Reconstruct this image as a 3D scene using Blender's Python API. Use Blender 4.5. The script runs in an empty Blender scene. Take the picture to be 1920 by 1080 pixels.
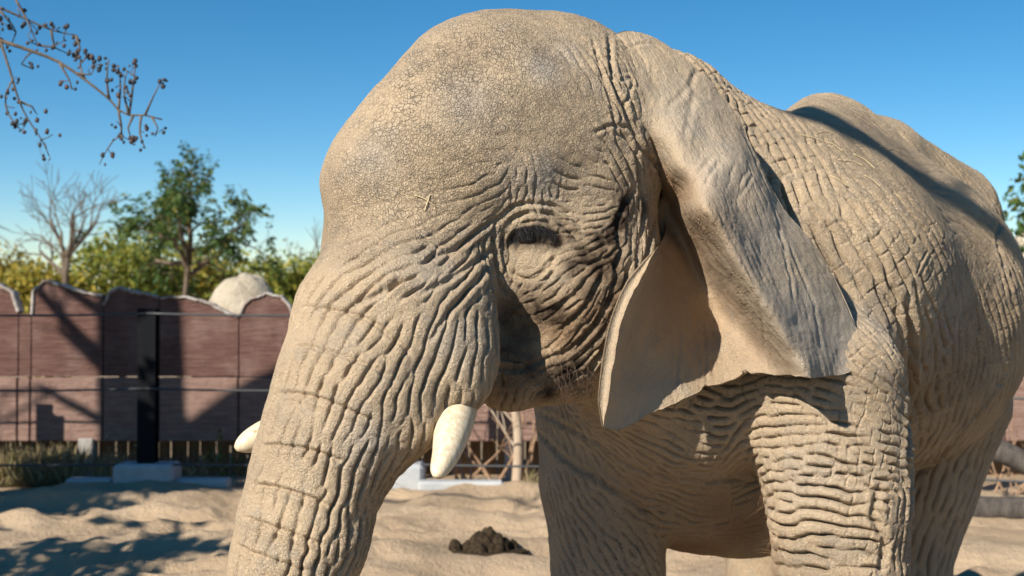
import bpy, math, random
import numpy as np
from mathutils import Vector

# ------------------------------------------------------------------ camera, sky, sun, exposure
scene = bpy.context.scene
COL = scene.collection
FPX, CX, CY, CAMH = 2667.0, 960.0, 540.0, 1.70
PITCH = math.atan2(60.0, FPX)                      # horizon lies at photo row 600
cam_data = bpy.data.cameras.new("camera")
cam = bpy.data.objects.new("camera", cam_data)
COL.objects.link(cam)
cam.location = (0, 0, CAMH)
cam.rotation_euler = (math.pi / 2 + PITCH, 0, 0)
cam_data.sensor_width = 36.0
cam_data.lens = 36.0 * FPX / 1920.0
cam_data.clip_end = 3000
cam_data.dof.use_dof = True
cam_data.dof.focus_distance = 4.5
cam_data.dof.aperture_fstop = 3.6
scene.camera = cam

SUN_TO = np.array([-0.63, -0.78, 0.0])
SUN_TO /= np.linalg.norm(SUN_TO)
SUN_EL = math.radians(33)
SUN_DIR = np.array([SUN_TO[0] * math.cos(SUN_EL), SUN_TO[1] * math.cos(SUN_EL), math.sin(SUN_EL)])
world = bpy.data.worlds.new("World")
scene.world = world
world.use_nodes = True
wn = world.node_tree
bg = wn.nodes["Background"]
sky = wn.nodes.new("ShaderNodeTexSky")
sky.sky_type = 'NISHITA'
sky.sun_disc = False
sky.sun_elevation = SUN_EL
sky.sun_rotation = math.atan2(SUN_TO[0], SUN_TO[1])
sky.air_density = 1.0
sky.dust_density = 0.0
sky.ozone_density = 4.0
tc = wn.nodes.new("ShaderNodeTexCoord")
mp = wn.nodes.new("ShaderNodeVectorMath"); mp.operation = 'MULTIPLY_ADD'
mp.inputs[1].default_value = (1, 1, 1.6); mp.inputs[2].default_value = (0, 0, -0.035)
wn.links.new(tc.outputs["Generated"], mp.inputs[0])
nz = wn.nodes.new("ShaderNodeVectorMath"); nz.operation = 'NORMALIZE'
mx_ = wn.nodes.new("ShaderNodeVectorMath"); mx_.operation = 'MAXIMUM'
mx_.inputs[1].default_value = (-9, -9, 0.012)
wn.links.new(mp.outputs[0], mx_.inputs[0])
wn.links.new(mx_.outputs[0], nz.inputs[0])
wn.links.new(nz.outputs[0], sky.inputs[0])
hs = wn.nodes.new("ShaderNodeHueSaturation")
hs.inputs["Saturation"].default_value = 1.3
hs.inputs["Hue"].default_value = 0.492
wn.links.new(sky.outputs[0], hs.inputs["Color"])
wn.links.new(hs.outputs[0], bg.inputs[0])
bg.inputs[1].default_value = 0.076
sun_data = bpy.data.lights.new("sun", 'SUN')
sun_data.energy = 5.0
sun_data.angle = math.radians(0.5)
sun_data.color = (1.0, 0.935, 0.82)
sun = bpy.data.objects.new("sun", sun_data)
COL.objects.link(sun)
sun.rotation_euler = Vector(tuple(SUN_DIR)).to_track_quat('Z', 'Y').to_euler()
vs = scene.view_settings
vs.view_transform = 'Standard'
vs.look = 'None'
vs.gamma = 1.0
vs.use_curve_mapping = False
vs.exposure = 0.72
scene.cycles.use_denoising = True
scene.cycles.max_bounces = 6

# ------------------------------------------------------------------ helpers
FWD = np.array([0, math.cos(PITCH), math.sin(PITCH)])
UPV = np.array([0, -math.sin(PITCH), math.cos(PITCH)])
RGT = np.array([1.0, 0, 0])
CAM = np.array([0, 0, CAMH])


def ray(px, py):
    px = np.asarray(px, float)[..., None]
    py = np.asarray(py, float)[..., None]
    return FWD + (px - CX) / FPX * RGT + (CY - py) / FPX * UPV


def P(px, py, d):
    """photo pixel + distance along the viewing axis -> point in the place"""
    return CAM + np.asarray(d, float)[..., None] * ray(px, py)


def ground_at(px, py, z=0.0):
    r = ray(px, py)
    return CAM + r * ((z - CAMH) / r[..., 2:3])


def project(v):
    q = v - CAM
    d = q @ FWD
    return CX + FPX * (q @ RGT) / d, CY - FPX * (q @ UPV) / d, d


def mesh_object(name, verts, faces, mat=None, parent=None, smooth=True, link=True):
    me = bpy.data.meshes.new(name)
    verts = np.asarray(verts, np.float32)
    if isinstance(faces, np.ndarray):
        n, k = faces.shape
        me.vertices.add(len(verts))
        me.vertices.foreach_set("co", verts.ravel())
        me.loops.add(n * k)
        me.loops.foreach_set("vertex_index", faces.astype(np.int32).ravel())
        me.polygons.add(n)
        me.polygons.foreach_set("loop_start", np.arange(0, n * k, k, dtype=np.int32))
        me.update(calc_edges=True)
    else:
        me.from_pydata(verts.tolist(), [], faces)
        me.update()
    me.polygons.foreach_set("use_smooth", np.full(len(me.polygons), smooth))
    if mat:
        me.materials.append(mat)
    ob = bpy.data.objects.new(name, me)
    if link:
        COL.objects.link(ob)
    if parent:
        ob.parent = parent
    return ob


def tag(o, label=None, cat=None, group=None, kind=None):
    if label:
        o["label"] = label
    if cat:
        o["category"] = cat
    if group:
        o["group"] = group
    if kind:
        o["kind"] = kind
    return o


def empty(name, loc=(0, 0, 0)):
    o = bpy.data.objects.new(name, None)
    o.empty_display_size = 0.1
    o.location = tuple(loc)
    COL.objects.link(o)
    return o


class NB:
    """tiny node-tree builder"""

    def __init__(self, name):
        self.m = bpy.data.materials.new(name)
        self.m.use_nodes = True
        self.t = self.m.node_tree
        self.b = self.t.nodes["Principled BSDF"]

    def n(self, typ, **kw):
        nd = self.t.nodes.new("ShaderNode" + typ)
        for k, v in kw.items():
            if k.startswith("i_"):
                key = k[2:]
                key = int(key) if key.isdigit() else key.replace("_", " ")
                self.set(nd.inputs[key], v)
            else:
                setattr(nd, k, v)
        return nd

    def set(self, sock, v):
        if hasattr(v, "is_output") or isinstance(v, bpy.types.NodeSocket):
            self.t.links.new(v, sock)
        else:
            sock.default_value = v

    def math(self, op, a, b=0.0, clamp=False):
        nd = self.n("Math", operation=op, use_clamp=clamp)
        self.set(nd.inputs[0], a)
        self.set(nd.inputs[1], b)
        return nd.outputs[0]

    def mix(self, fac, a, b, blend='MIX'):
        nd = self.n("Mix", data_type='RGBA', blend_type=blend)
        self.set(nd.inputs[0], fac)
        self.set(nd.inputs[6], a if not isinstance(a, tuple) else a + (1,) * (4 - len(a)))
        self.set(nd.inputs[7], b if not isinstance(b, tuple) else b + (1,) * (4 - len(b)))
        return nd.outputs[2]

    def coord(self, out="Object"):
        return self.n("TexCoord").outputs[out]

    def noise(self, vec, scale, detail=4.0, rough=0.55, dist=0.0):
        nd = self.n("TexNoise", i_Vector=vec, i_Scale=scale, i_Detail=detail, i_Roughness=rough, i_Distortion=dist)
        return nd.outputs[0], nd.outputs[1]

    def ramp(self, fac, lo, hi, a=0.0, b=1.0, smooth=True):
        nd = self.n("MapRange", interpolation_type='SMOOTHSTEP' if smooth else 'LINEAR')
        self.set(nd.inputs[0], fac)
        nd.inputs[1].default_value = lo
        nd.inputs[2].default_value = hi
        nd.inputs[3].default_value = a
        nd.inputs[4].default_value = b
        return nd.outputs[0]

    def bump(self, height, dist, strength=1.0, normal=None):
        nd = self.n("Bump", i_Height=height, i_Distance=dist, i_Strength=strength)
        if normal is not None:
            self.set(nd.inputs["Normal"], normal)
        return nd.outputs[0]

    def out(self, color=None, rough=None, normal=None, spec=None, **kw):
        if color is not None:
            self.set(self.b.inputs["Base Color"], color if not isinstance(color, tuple) else color + (1,) * (4 - len(color)))
        if rough is not None:
            self.set(self.b.inputs["Roughness"], rough)
        if normal is not None:
            self.set(self.b.inputs["Normal"], normal)
        if spec is not None:
            self.set(self.b.inputs["Specular IOR Level"], spec)
        for k, v in kw.items():
            self.set(self.b.inputs[k.replace("_", " ")], v)
        return self.m


rng = np.random.default_rng(7)
random.seed(7)

# ------------------------------------------------------------------ the elephant: implicit body
HA = np.array([-0.77, -0.64, 0.0]); HA /= np.linalg.norm(HA)      # head forward
HL = np.array([-HA[1], HA[0], 0.0])                               # elephant's left (towards camera)
BA = np.array([-0.55, -0.83, 0.0]); BA /= np.linalg.norm(BA)      # body forward
BL = np.array([-BA[1], BA[0], 0.0])
UZ = np.array([0, 0, 1.0])


def sm(a, b, k):
    h = np.clip(0.5 + 0.5 * (b - a) / k, 0, 1)
    return b * (1 - h) + a * h - k * h * (1 - h)


def ell(p, c, ax, r):
    q = (p - c.astype(np.float32)) @ np.array(ax, np.float32).T
    r = np.array(r, np.float32)
    k0 = np.sqrt(((q / r) ** 2).sum(-1)) + 1e-9
    k1 = np.sqrt(((q / r ** 2) ** 2).sum(-1)) + 1e-9
    return k0 * (k0 - 1) / k1


def cone(p, a, b, ra, rb):
    a = a.astype(np.float32)
    ab = b.astype(np.float32) - a
    t = np.clip(((p - a) @ ab) / (ab @ ab), 0, 1)
    return np.linalg.norm(p - a - t[..., None] * ab, axis=-1) - (ra + (rb - ra) * t)


def R(rp, d):
    return rp * d / FPX


HEADAX = [HA, HL, UZ]
BODYAX = [BA, BL, UZ]
CA = np.array([-0.75, -0.66, 0.0]); CA /= np.linalg.norm(CA)
BARRELAX = [CA, np.array([-CA[1], CA[0], 0.0]), UZ]
tilt = math.radians(18)
FA = HA * math.cos(tilt) - UZ * math.sin(tilt)
FU = UZ * math.cos(tilt) + HA * math.sin(tilt)
FACEAX = [FA, HL, FU]
PRIMS = []          # (kind, data, k)


def E(px, py, d, ax, r, k):
    PRIMS.append(("e", P(px, py, d), ax, r, k))


def C(pts, k):
    """chain of round cones through (px, py, d, radius in px)"""
    for i in range(len(pts) - 1):
        a, b = pts[i], pts[i + 1]
        PRIMS.append(("c", P(*a[:3]), P(*b[:3]), R(a[3], a[2]), R(b[3], b[2]), k if i == 0 else 0.05))


# trunk of the body first (large blends), then legs, neck, head, trunk
E(1628, 590, 6.45, BARRELAX, (0.86, 0.66, 0.73), 0.2)                       # barrel
C([(1490, 300, 5.9, 70), (1545, 262, 6.4, 76), (1640, 318, 6.75, 96), (1735, 425, 7.0, 140)], 0.45)  # spine ridge
E(1540, 530, 5.72, BODYAX, (0.52, 0.46, 0.54), 0.34)                      # shoulders
C([(1740, 760, 6.95, 150), (1722, 900, 6.92, 108), (1688, 1080, 6.9, 86), (1688, 1175, 6.9, 84)], 0.12)   # near hind leg
C([(1480, 800, 7.7, 130), (1445, 1080, 7.7, 80), (1445, 1110, 7.7, 78)], 0.12)       # far hind leg
E(1270, 800, 5.76, BODYAX, (0.47, 0.46, 0.45), 0.20)                      # chest
E(1400, 885, 6.2, BODYAX, (0.7, 0.45, 0.36), 0.2)                         # brisket and belly
C([(1540, 735, 5.22, 158), (1562, 860, 5.16, 136), (1572, 960, 5.12, 126), (1577, 1080, 5.1, 121), (1580, 1250, 5.1, 112), (1580, 1378, 5.08, 116)], 0.14)   # near front leg
C([(1150, 760, 5.70, 150), (1136, 900, 5.64, 120), (1140, 1080, 5.58, 102), (1140, 1240, 5.54, 98), (1135, 1320, 5.5, 104)], 0.14)    # far front leg
E(1235, 372, 5.62, BODYAX, (0.55, 0.42, 0.585), 0.12)                     # neck
E(1400, 470, 5.72, BODYAX, (0.50, 0.46, 0.57), 0.15)                      # withers
C([(1150, 620, 5.2, 140), (1260, 720, 5.4, 180)], 0.15)                   # throat
HEAD0 = len(PRIMS)
E(925, 262, 4.90, HEADAX, (0.41, 0.37, 0.442), 0.10)                      # cranium
E(1050, 272, 5.02, HEADAX, (0.38, 0.36, 0.462), 0.12)                      # back of the crown
E(812, 345, 4.80, FACEAX, (0.36, 0.33, 0.355), 0.13)                       # forehead
E(752, 330, 4.74, FACEAX, (0.255, 0.25, 0.18), 0.09)                       # nasal dome
E(1050, 520, 4.93, HEADAX, (0.38, 0.34, 0.36), 0.12)                      # cheek block
C([(772, 490, 4.72, 168), (737, 620, 4.55, 172)], 0.08)                   # muzzle root
C([(960, 690, 4.72, 82), (1090, 640, 4.88, 110)], 0.08)                   # lower jaw
C([(835, 560, 4.52, 90), (852, 680, 4.40, 76), (856, 716, 4.37, 62)], 0.06)           # near tusk sheath
C([(800, 716, 4.36, 56), (780, 798, 4.29, 44)], 0.02)                     # lip fold before the near tusk
C([(716, 780, 4.33, 36), (726, 840, 4.29, 20)], 0.015)                      # small hanging fold
C([(676, 850, 4.33, 36), (692, 905, 4.30, 18)], 0.015)
C([(690, 560, 4.9, 90), (640, 740, 4.78, 80)], 0.06)                      # far tusk sheath
C([(728, 640, 4.5, 190), (672, 740, 4.40, 160), (624, 820, 4.35, 131), (598, 880, 4.33, 119), (581, 940, 4.31, 115), (566, 1010, 4.29, 118),
   (541, 1080, 4.27, 109), (505, 1200, 4.25, 96), (475, 1330, 4.23, 82), (462, 1460, 4.2, 70), (470, 1570, 4.15, 60), (500, 1610, 4.05, 52)], 0.08)  # trunk

BOUND = []
for pr in PRIMS:
    if pr[0] == "e":
        BOUND.append((pr[1], max(pr[3]) + pr[-1] + 0.05))
    else:
        BOUND.append((0.5 * (pr[1] + pr[2]), 0.5 * np.linalg.norm(pr[1] - pr[2]) + max(pr[3], pr[4]) + pr[-1] + 0.05))


def sdf(p):
    shp = p.shape[:-1]
    p = np.ascontiguousarray(p, np.float32).reshape(-1, 3)
    d = np.full(len(p), 0.6, np.float32)
    for pr, (bc, br) in zip(PRIMS, BOUND):
        q = p - bc.astype(np.float32)
        w = np.nonzero(np.einsum("ij,ij->i", q, q) < br * br)[0]
        if not len(w):
            continue
        ps = p[w]
        v = ell(ps, pr[1], pr[2], pr[3]) if pr[0] == "e" else cone(ps, pr[1], pr[2], pr[3], pr[4])
        d[w] = sm(d[w], v, pr[-1])
    return d.reshape(shp).astype(np.float64)


def sdf_grad(p, e=0.004):
    g = np.zeros_like(p)
    m = 0
    for s in ((1, -1, -1), (-1, -1, 1), (-1, 1, -1), (1, 1, 1)):
        s = np.array(s, float)
        q = sdf(p + s * e)
        m = m + 0.25 * q
        g += s * q[:, None]
    return g / (4 * e), m


def surf(px, py, dmin=3.6, dmax=9.0):
    """first hit of the pixel's ray on the implicit body"""
    r = ray(px, py)
    n = np.linalg.norm(r, axis=-1)
    t = np.full(r.shape[:-1], dmin)
    for _ in range(70):
        t = t + np.clip(sdf(CAM + t[..., None] * r) / n, -0.05, 0.3) * 0.9
    return t, CAM + t[..., None] * r, t < dmax


def surface_nets(lo, hi, h):
    ns = [int(round((hi[i] - lo[i]) / h)) + 1 for i in range(3)]
    ax = [lo[i] + h * np.arange(ns[i]) for i in range(3)]
    f = np.empty(ns, np.float32)
    gy, gz = np.meshgrid(ax[1], ax[2], indexing="ij")
    for i0 in range(0, ns[0], 8):
        xs = ax[0][i0:i0 + 8]
        pts = np.empty((len(xs),) + gy.shape + (3,))
        pts[..., 0] = xs[:, None, None]
        pts[..., 1] = gy
        pts[..., 2] = gz
        f[i0:i0 + 8] = sdf(pts)
    ins = f < 0
    cnt = np.zeros([n - 1 for n in ns], np.int32)
    acc = np.zeros([n - 1 for n in ns] + [3], np.float32)
    corners = [(a, b, c) for a in (0, 1) for b in (0, 1) for c in (0, 1)]

    def sl(o):
        return tuple(slice(o[i], ns[i] - 1 + o[i]) for i in range(3))
    for o in corners:
        for k in range(3):
            if o[k] == 0:
                q = list(o); q[k] = 1
                fa, fb = f[sl(o)], f[sl(q)]
                m = (fa < 0) != (fb < 0)
                t = np.where(m, fa / np.where(m, fa - fb, 1), 0)
                cnt += m
                pos = np.zeros(t.shape + (3,), np.float32)
                for j in range(3):
                    pos[..., j] = o[j]
                pos[..., k] += t
                acc += np.where(m[..., None], pos, 0)
    act = cnt > 0
    idx = np.full(act.shape, -1, np.int64)
    idx[act] = np.arange(act.sum())
    cell = np.argwhere(act)
    v = (cell + acc[act] / cnt[act][:, None]) * h + np.array(lo)
    tris = []
    for k in range(3):
        a, b = (k + 1) % 3, (k + 2) % 3
        s0 = [slice(1, ns[i] - 1) for i in range(3)]
        s1 = list(s0)
        s0[k] = slice(0, ns[k] - 1); s1[k] = slice(1, ns[k])
        i0, i1 = ins[tuple(s0)], ins[tuple(s1)]
        e = np.argwhere(i0 != i1)
        flip = i0[i0 != i1]
        base = e.copy()
        for j in (a, b):
            base[:, j] += 1

        def g(da, db):
            q = base.copy(); q[:, a] += da; q[:, b] += db
            return idx[q[:, 0], q[:, 1], q[:, 2]]
        q0, q1, q2, q3 = g(-1, -1), g(0, -1), g(0, 0), g(-1, 0)
        qa = np.stack([q0, q1, q2, q0, q2, q3], 1)
        qb = np.stack([q0, q2, q1, q0, q3, q2], 1)
        tris.append(np.where(flip[:, None], qa, qb).reshape(-1, 3))
    return v.astype(np.float64), np.concatenate(tris)


def vnormals(v, f):
    fn = np.cross(v[f[:, 1]] - v[f[:, 0]], v[f[:, 2]] - v[f[:, 0]])
    n = np.zeros_like(v)
    for k in range(3):
        for j in range(3):
            n[:, j] += np.bincount(f[:, k], fn[:, j], len(v))
    return n / (np.linalg.norm(n, axis=1, keepdims=True) + 1e-12)


def split_edges(v, f, mark_fn):
    """conforming red/green split of every marked edge of a triangle mesh"""
    e = np.sort(np.concatenate([f[:, [0, 1]], f[:, [1, 2]], f[:, [2, 0]]]), axis=1)
    key = e[:, 0].astype(np.int64) * len(v) + e[:, 1]
    uk, inv = np.unique(key, return_inverse=True)
    ue = np.stack([uk // len(v), uk % len(v)], 1)
    m = mark_fn(v, ue)
    if not m.any():
        return v, f, None
    nid = np.full(len(uk), -1, np.int64)
    nid[m] = len(v) + np.arange(m.sum())
    nv = 0.5 * (v[ue[m, 0]] + v[ue[m, 1]])
    nf = len(f)
    me = nid[inv].reshape(3, nf).T          # midpoint ids on edges 01, 12, 20
    out = []
    c = (me >= 0).sum(1)
    out.append(f[c == 0])
    s = c == 3
    a, b, cc = f[s].T
    x, y, z = me[s].T
    out += [np.stack(t, 1) for t in ((a, x, z), (x, b, y), (z, y, cc), (x, y, z))]
    for k in range(3):
        r = [(k + i) % 3 for i in range(3)]
        s = (c == 1) & (me[:, k] >= 0)
        a, b, cc = f[s][:, r].T
        x = me[s, k]
        out += [np.stack(t, 1) for t in ((a, x, cc), (x, b, cc))]
        s = (c == 2) & (me[:, k] < 0)       # edges k+1, k+2 split, edge k whole
        a, b, cc = f[s][:, r].T
        y, z = me[s, r[1]], me[s, r[2]]
        out += [np.stack(t, 1) for t in ((a, b, y), (a, y, z), (z, y, cc))]
    return np.concatenate([v, nv]), np.concatenate(out), len(v)


DETAIL = 3.4          # longest edge, in photo pixels, where the camera looks
v, f = surface_nets((-1.45, 3.5, -0.06), (3.1, 8.7, 3.0), 0.04)


def snap(p, it=1):
    for _ in range(it):
        g, m = sdf_grad(p)
        p = p - np.clip(m / ((g ** 2).sum(1) + 1e-6), -0.05, 0.05)[:, None] * g
    return p


v = snap(v, 2)


def in_view(p, nn):
    x, y, d = project(p)
    w = CAM - p
    w /= np.linalg.norm(w, axis=1, keepdims=True)
    face = (nn * w).sum(1)
    see = (x > -40) & (x < 1960) & (y > -60) & (y < 1130)
    hid = (x < 1500) & (d > 6.3) | (y > 760) & (x < 1500) & (d > 6.0)
    return see & (face > -0.25) & ~hid, face, d


def marker(level):
    def fn(v, ue):
        a, b = v[ue[:, 0]], v[ue[:, 1]]
        nn = vn[ue[:, 0]] + vn[ue[:, 1]]
        nn /= np.linalg.norm(nn, axis=1, keepdims=True) + 1e-9
        see, face, d = in_view(0.5 * (a + b), nn)
        ln = np.linalg.norm(a - b, axis=1) * FPX / d
        lim = np.where(see, DETAIL * (1 + 0.8 * np.clip(0.3 - face, 0, 1)) * np.where(d > 5.2, 1.15, 1), 26.0)
        return ln > lim
    return fn


for lev in range(7):
    vn = vnormals(v, f)
    v, f, n0 = split_edges(v, f, marker(lev))
    if n0 is None:
        break
    v[n0:] = snap(v[n0:])

# ---- sculpting: soft blobs placed on the surface (photo px, radius px, millimetres out)
def hits(pts):
    pts = np.asarray(pts, float)
    d, q, ok = surf(pts[:, 0], pts[:, 1])
    return q, d, ok


BLOBS = [(880, 105, 75, -14), (1010, 318, 58, 16), (990, 442, 58, -16), (986, 482, 26, 17), (1002, 408, 30, 17), (985, 610, 60, -34),
         (1150, 335, 62, 12), (1075, 560, 50, 10), (700, 430, 60, 10), (690, 480, 45, -8), (650, 350, 60, 8), (1080, 140, 60, -8),
         (960, 120, 70, -8), (780, 240, 90, 8), (1120, 430, 45, -8), (905, 520, 40, 8), (940, 580, 30, -8), (860, 640, 60, 8),
         (1200, 440, 40, -12), (1225, 480, 30, 8), (1640, 640, 80, 14), (1740, 760, 70, -14), (1780, 480, 120, 12), (1560, 330, 90, -10),
         (1330, 860, 80, 14), (1240, 960, 60, -10), (1520, 900, 70, 8), (1670, 930, 40, 16), (1660, 1000, 22, 10)]
bq, bd, _ = hits([b[:2] for b in BLOBS])
vn = vnormals(v, f)
disp = np.zeros(len(v))
for (px, py, r, mm), q, d in zip(BLOBS, bq, bd):
    rr = R(r, d)
    w = np.nonzero((np.abs(v - q) < 2.2 * rr).all(1))[0]
    disp[w] += mm / 1000.0 * np.exp(-((v[w] - q) ** 2).sum(1) / (0.9 * rr * rr))
v = v + disp[:, None] * vn


def vnoise(p, scale, seed=0, octv=1):
    """smooth lattice noise in -1..1"""
    out = np.zeros(len(p))
    tot = 0
    for o in range(octv):
        q = p * scale * 2 ** o + 17.3 * (o + 1) + seed * 5.17
        i = np.floor(q).astype(np.int64)
        t = q - i
        t = t * t * (3 - 2 * t)
        acc = 0
        for c in range(8):
            o3 = np.array([(c >> 2) & 1, (c >> 1) & 1, c & 1])
            k = i + o3
            hsh = (k[:, 0] * 73856093) ^ (k[:, 1] * 19349663) ^ (k[:, 2] * 83492791) ^ (seed * 2654435)
            hsh = (hsh * 1103515245 + 12345) & 0x7fffffff
            hsh = ((hsh >> 7) ^ hsh) & 0xffff
            wgt = np.where(o3 == 1, t, 1 - t).prod(1)
            acc = acc + wgt * (hsh / 32767.5 - 1)
        out += acc * 0.5 ** o
        tot += 0.5 ** o
    return out / tot


# ---- wrinkle flow: (photo px, direction of the folds in degrees, spacing px, height mm, cross-crack share)
FLOW = [
    (800, 120, 0, 40, .3, 0), (950, 80, 0, 40, .3, 0), (950, 220, 0, 40, .3, 0), (700, 280, -60, 40, .3, 0), (850, 300, 0, 40, .3, 0), (760, 380, -20, 30, .5, 0),
    (1060, 200, 60, 40, .5, 0), (1060, 300, 0, 40, .4, 0), (880, 370, -20, 30, .8, 0), (640, 330, -80, 40, .5, 0),
    (650, 430, -20, 40, 2.5, .3), (640, 500, -35, 42, 5, .2), (720, 480, -25, 40, 4, .3), (700, 545, -36, 44, 7, .2), (780, 520, -32, 38, 6, .2), (830, 490, -32, 36, 6, .2),
    (620, 560, -50, 44, 6, .2), (600, 620, -62, 42, 6, .2), (680, 610, -55, 40, 7, .2), (760, 610, -50, 36, 7, .2), (840, 570, -55, 34, 7, .2), (880, 540, -60, 32, 7, .2),
    (560, 690, -72, 44, 2.8, .2), (640, 700, -66, 38, 6, .2), (720, 690, -66, 34, 7, .2), (800, 670, -68, 34, 7, .2), (870, 640, -80, 34, 6, .2), (910, 620, -86, 32, 6, .2),
    (540, 790, -76, 46, 2.8, .2), (620, 790, -70, 38, 6, .2), (690, 780, -68, 30, 8, .2), (760, 750, -78, 32, 7, .2), (840, 740, -86, 32, 5, .2), (900, 720, -88, 30, 5, .2),
    (520, 880, -80, 46, 2.8, .2), (590, 890, -76, 38, 5.5, .2), (650, 880, -72, 28, 9, .2), (700, 860, -72, 28, 10, .2), (780, 810, -80, 30, 4, .2),
    (490, 970, -80, 44, 2.8, .2), (560, 980, -76, 38, 5.5, .2), (630, 970, -74, 26, 9, .2), (680, 950, -76, 26, 10, .2),
    (470, 1060, -78, 44, 2.8, .2), (550, 1060, -74, 34, 6, .2), (620, 1050, -72, 26, 9, .2),
    (920, 410, -35, 20, 4, .3), (975, 355, 88, 24, 4, .2), (1035, 355, 92, 24, 4, .2), (930, 500, 82, 22, 6, .2), (950, 550, 75, 24, 6, .2), (1000, 530, -30, 20, 3, .4),
    (1060, 400, 25, 17, 4, .3), (1090, 440, 5, 17, 4.5, .4), (1120, 400, -15, 18, 4, .3), (1100, 490, -20, 18, 5, .4), (1050, 520, -40, 22, 5, .3), (1140, 470, -40, 17, 5, .4),
    (1030, 570, -30, 26, 6, .4), (1100, 560, -55, 26, 7, .4), (1060, 620, -45, 24, 6, .7), (1140, 590, -62, 24, 7, .4), (1100, 660, -48, 22, 6, .7), (1140, 680, -60, 22, 6, .4),
    (960, 610, 10, 34, 6, .4), (970, 660, 12, 30, 5, .5), (940, 720, 84, 26, 5, .4), (1000, 700, -18, 24, 5, .6), (1060, 715, -20, 22, 5, .6), (980, 750, -60, 22, 5, .4),
    (1185, 420, 88, 20, 6, .3), (1190, 520, -78, 22, 6, .2), (1225, 380, 88, 20, 6, .3), (1180, 330, 75, 26, 5, .4), (1150, 270, 40, 26, 5, .5), (1165, 220, 72, 26, 6, .5), (1130, 130, 68, 26, 3.5, .4), (1100, 60, 15, 22, 3, .3),
    (1110, 350, 0, 34, .8, .2), (1090, 240, 60, 34, .8, .2),
    (1290, 110, 40, 28, 7, 1.6), (1360, 160, 55, 30, 8, 1.6), (1420, 230, 62, 30, 8, 1.6), (1470, 320, 65, 32, 8, 1.2), (1520, 400, 64, 34, 7, .5), (1480, 240, 60, 26, 5, .9), (1530, 300, 58, 30, 4, .6),
    (1590, 400, 60, 38, 6, .5), (1580, 500, 63, 38, 8, .4), (1640, 480, 62, 40, 8, .5), (1640, 580, 64, 38, 9, .4), (1690, 560, 68, 38, 8, .5), (1700, 660, 82, 36, 8, .4),
    (1600, 260, 18, 30, .8, .3), (1700, 320, 25, 30, .8, .3), (1760, 380, 20, 30, 1.2, .3), (1680, 400, 50, 40, 3, .5), (1740, 480, 62, 40, 6, .7), (1830, 480, 50, 30, 2.5, .8), (1880, 500, 62, 26, 5, .4),
    (1760, 580, 82, 36, 7, .6), (1830, 620, 80, 30, 3, .7), (1890, 620, 78, 26, 4, .5), (1740, 680, 86, 34, 7, .5), (1740, 780, 84, 32, 7, .5), (1830, 720, -70, 26, 2.5, .5), (1770, 830, -55, 22, 3, .6), (1850, 760, -66, 26, 5, .3),
    (1760, 960, -74, 26, 7, .2), (1740, 1050, -76, 26, 7, .2), (1800, 880, -68, 26, 6, .2),
    (1620, 660, 52, 32, 8, .4), (1660, 740, 38, 26, 8, .4), (1600, 720, 30, 28, 7, .5), (1500, 760, 12, 24, 5, .6), (1560, 800, 10, 26, 6, .6), (1640, 820, 16, 28, 7, .6), (1430, 780, -30, 24, 5, .7),
    (1480, 850, -6, 27, 7, .6), (1580, 880, 6, 28, 8, .6), (1660, 880, 14, 26, 7, .6), (1500, 940, 4, 28, 8, .6), (1600, 960, 10, 28, 8, .6), (1500, 1030, 2, 34, 7, .5), (1600, 1050, 8, 34, 6, .5), (1685, 960, 88, 24, 5, .5), (1690, 1050, 88, 24, 6, .5),
    (1380, 860, -42, 24, 6, .6), (1400, 940, -30, 24, 5, .6),
    (1300, 780, 18, 28, 6, .5), (1220, 820, 28, 26, 6, .3), (1300, 880, 10, 26, 7, .3), (1200, 900, 30, 24, 7, .3), (1110, 840, 55, 22, 6, .3), (1130, 920, 50, 22, 6, .3), (1230, 960, 22, 22, 6, .3), (1330, 960, 6, 26, 5, .3),
    (1040, 830, 78, 20, 5, .4), (1050, 930, 76, 20, 5, .4), (1060, 1040, 70, 22, 5, .4), (1130, 1010, 58, 22, 6, .3), (1190, 1030, 52, 22, 6, .3), (1090, 770, 25, 20, 5, .3), (1150, 760, 20, 20, 5, .3), (1290, 1010, 0, 24, 4, .3), (1390, 1020, 0, 24, 4, .3),
]


def flow_controls(flow, hitfn):
    a = np.array(flow, float)
    q, d, ok = hitfn(a[:, :2])
    th = np.radians(a[:, 2])
    dx, dy = np.cos(th) * 7, np.sin(th) * 7
    q1, d1, _ = hitfn(np.stack([a[:, 0] + dx, a[:, 1] + dy], 1))
    q0, d0, _ = hitfn(np.stack([a[:, 0] - dx, a[:, 1] - dy], 1))
    t = q1 - q0
    ln = np.linalg.norm(t, axis=1)
    flat = np.cos(th)[:, None] * RGT - np.sin(th)[:, None] * UPV
    t = np.where((ln > 0.12)[:, None], flat, t / (ln[:, None] + 1e-9))
    return q[ok], t[ok], (a[:, 3] * d / FPX)[ok], (a[:, 4] / 1000)[ok], a[ok, 5]


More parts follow.
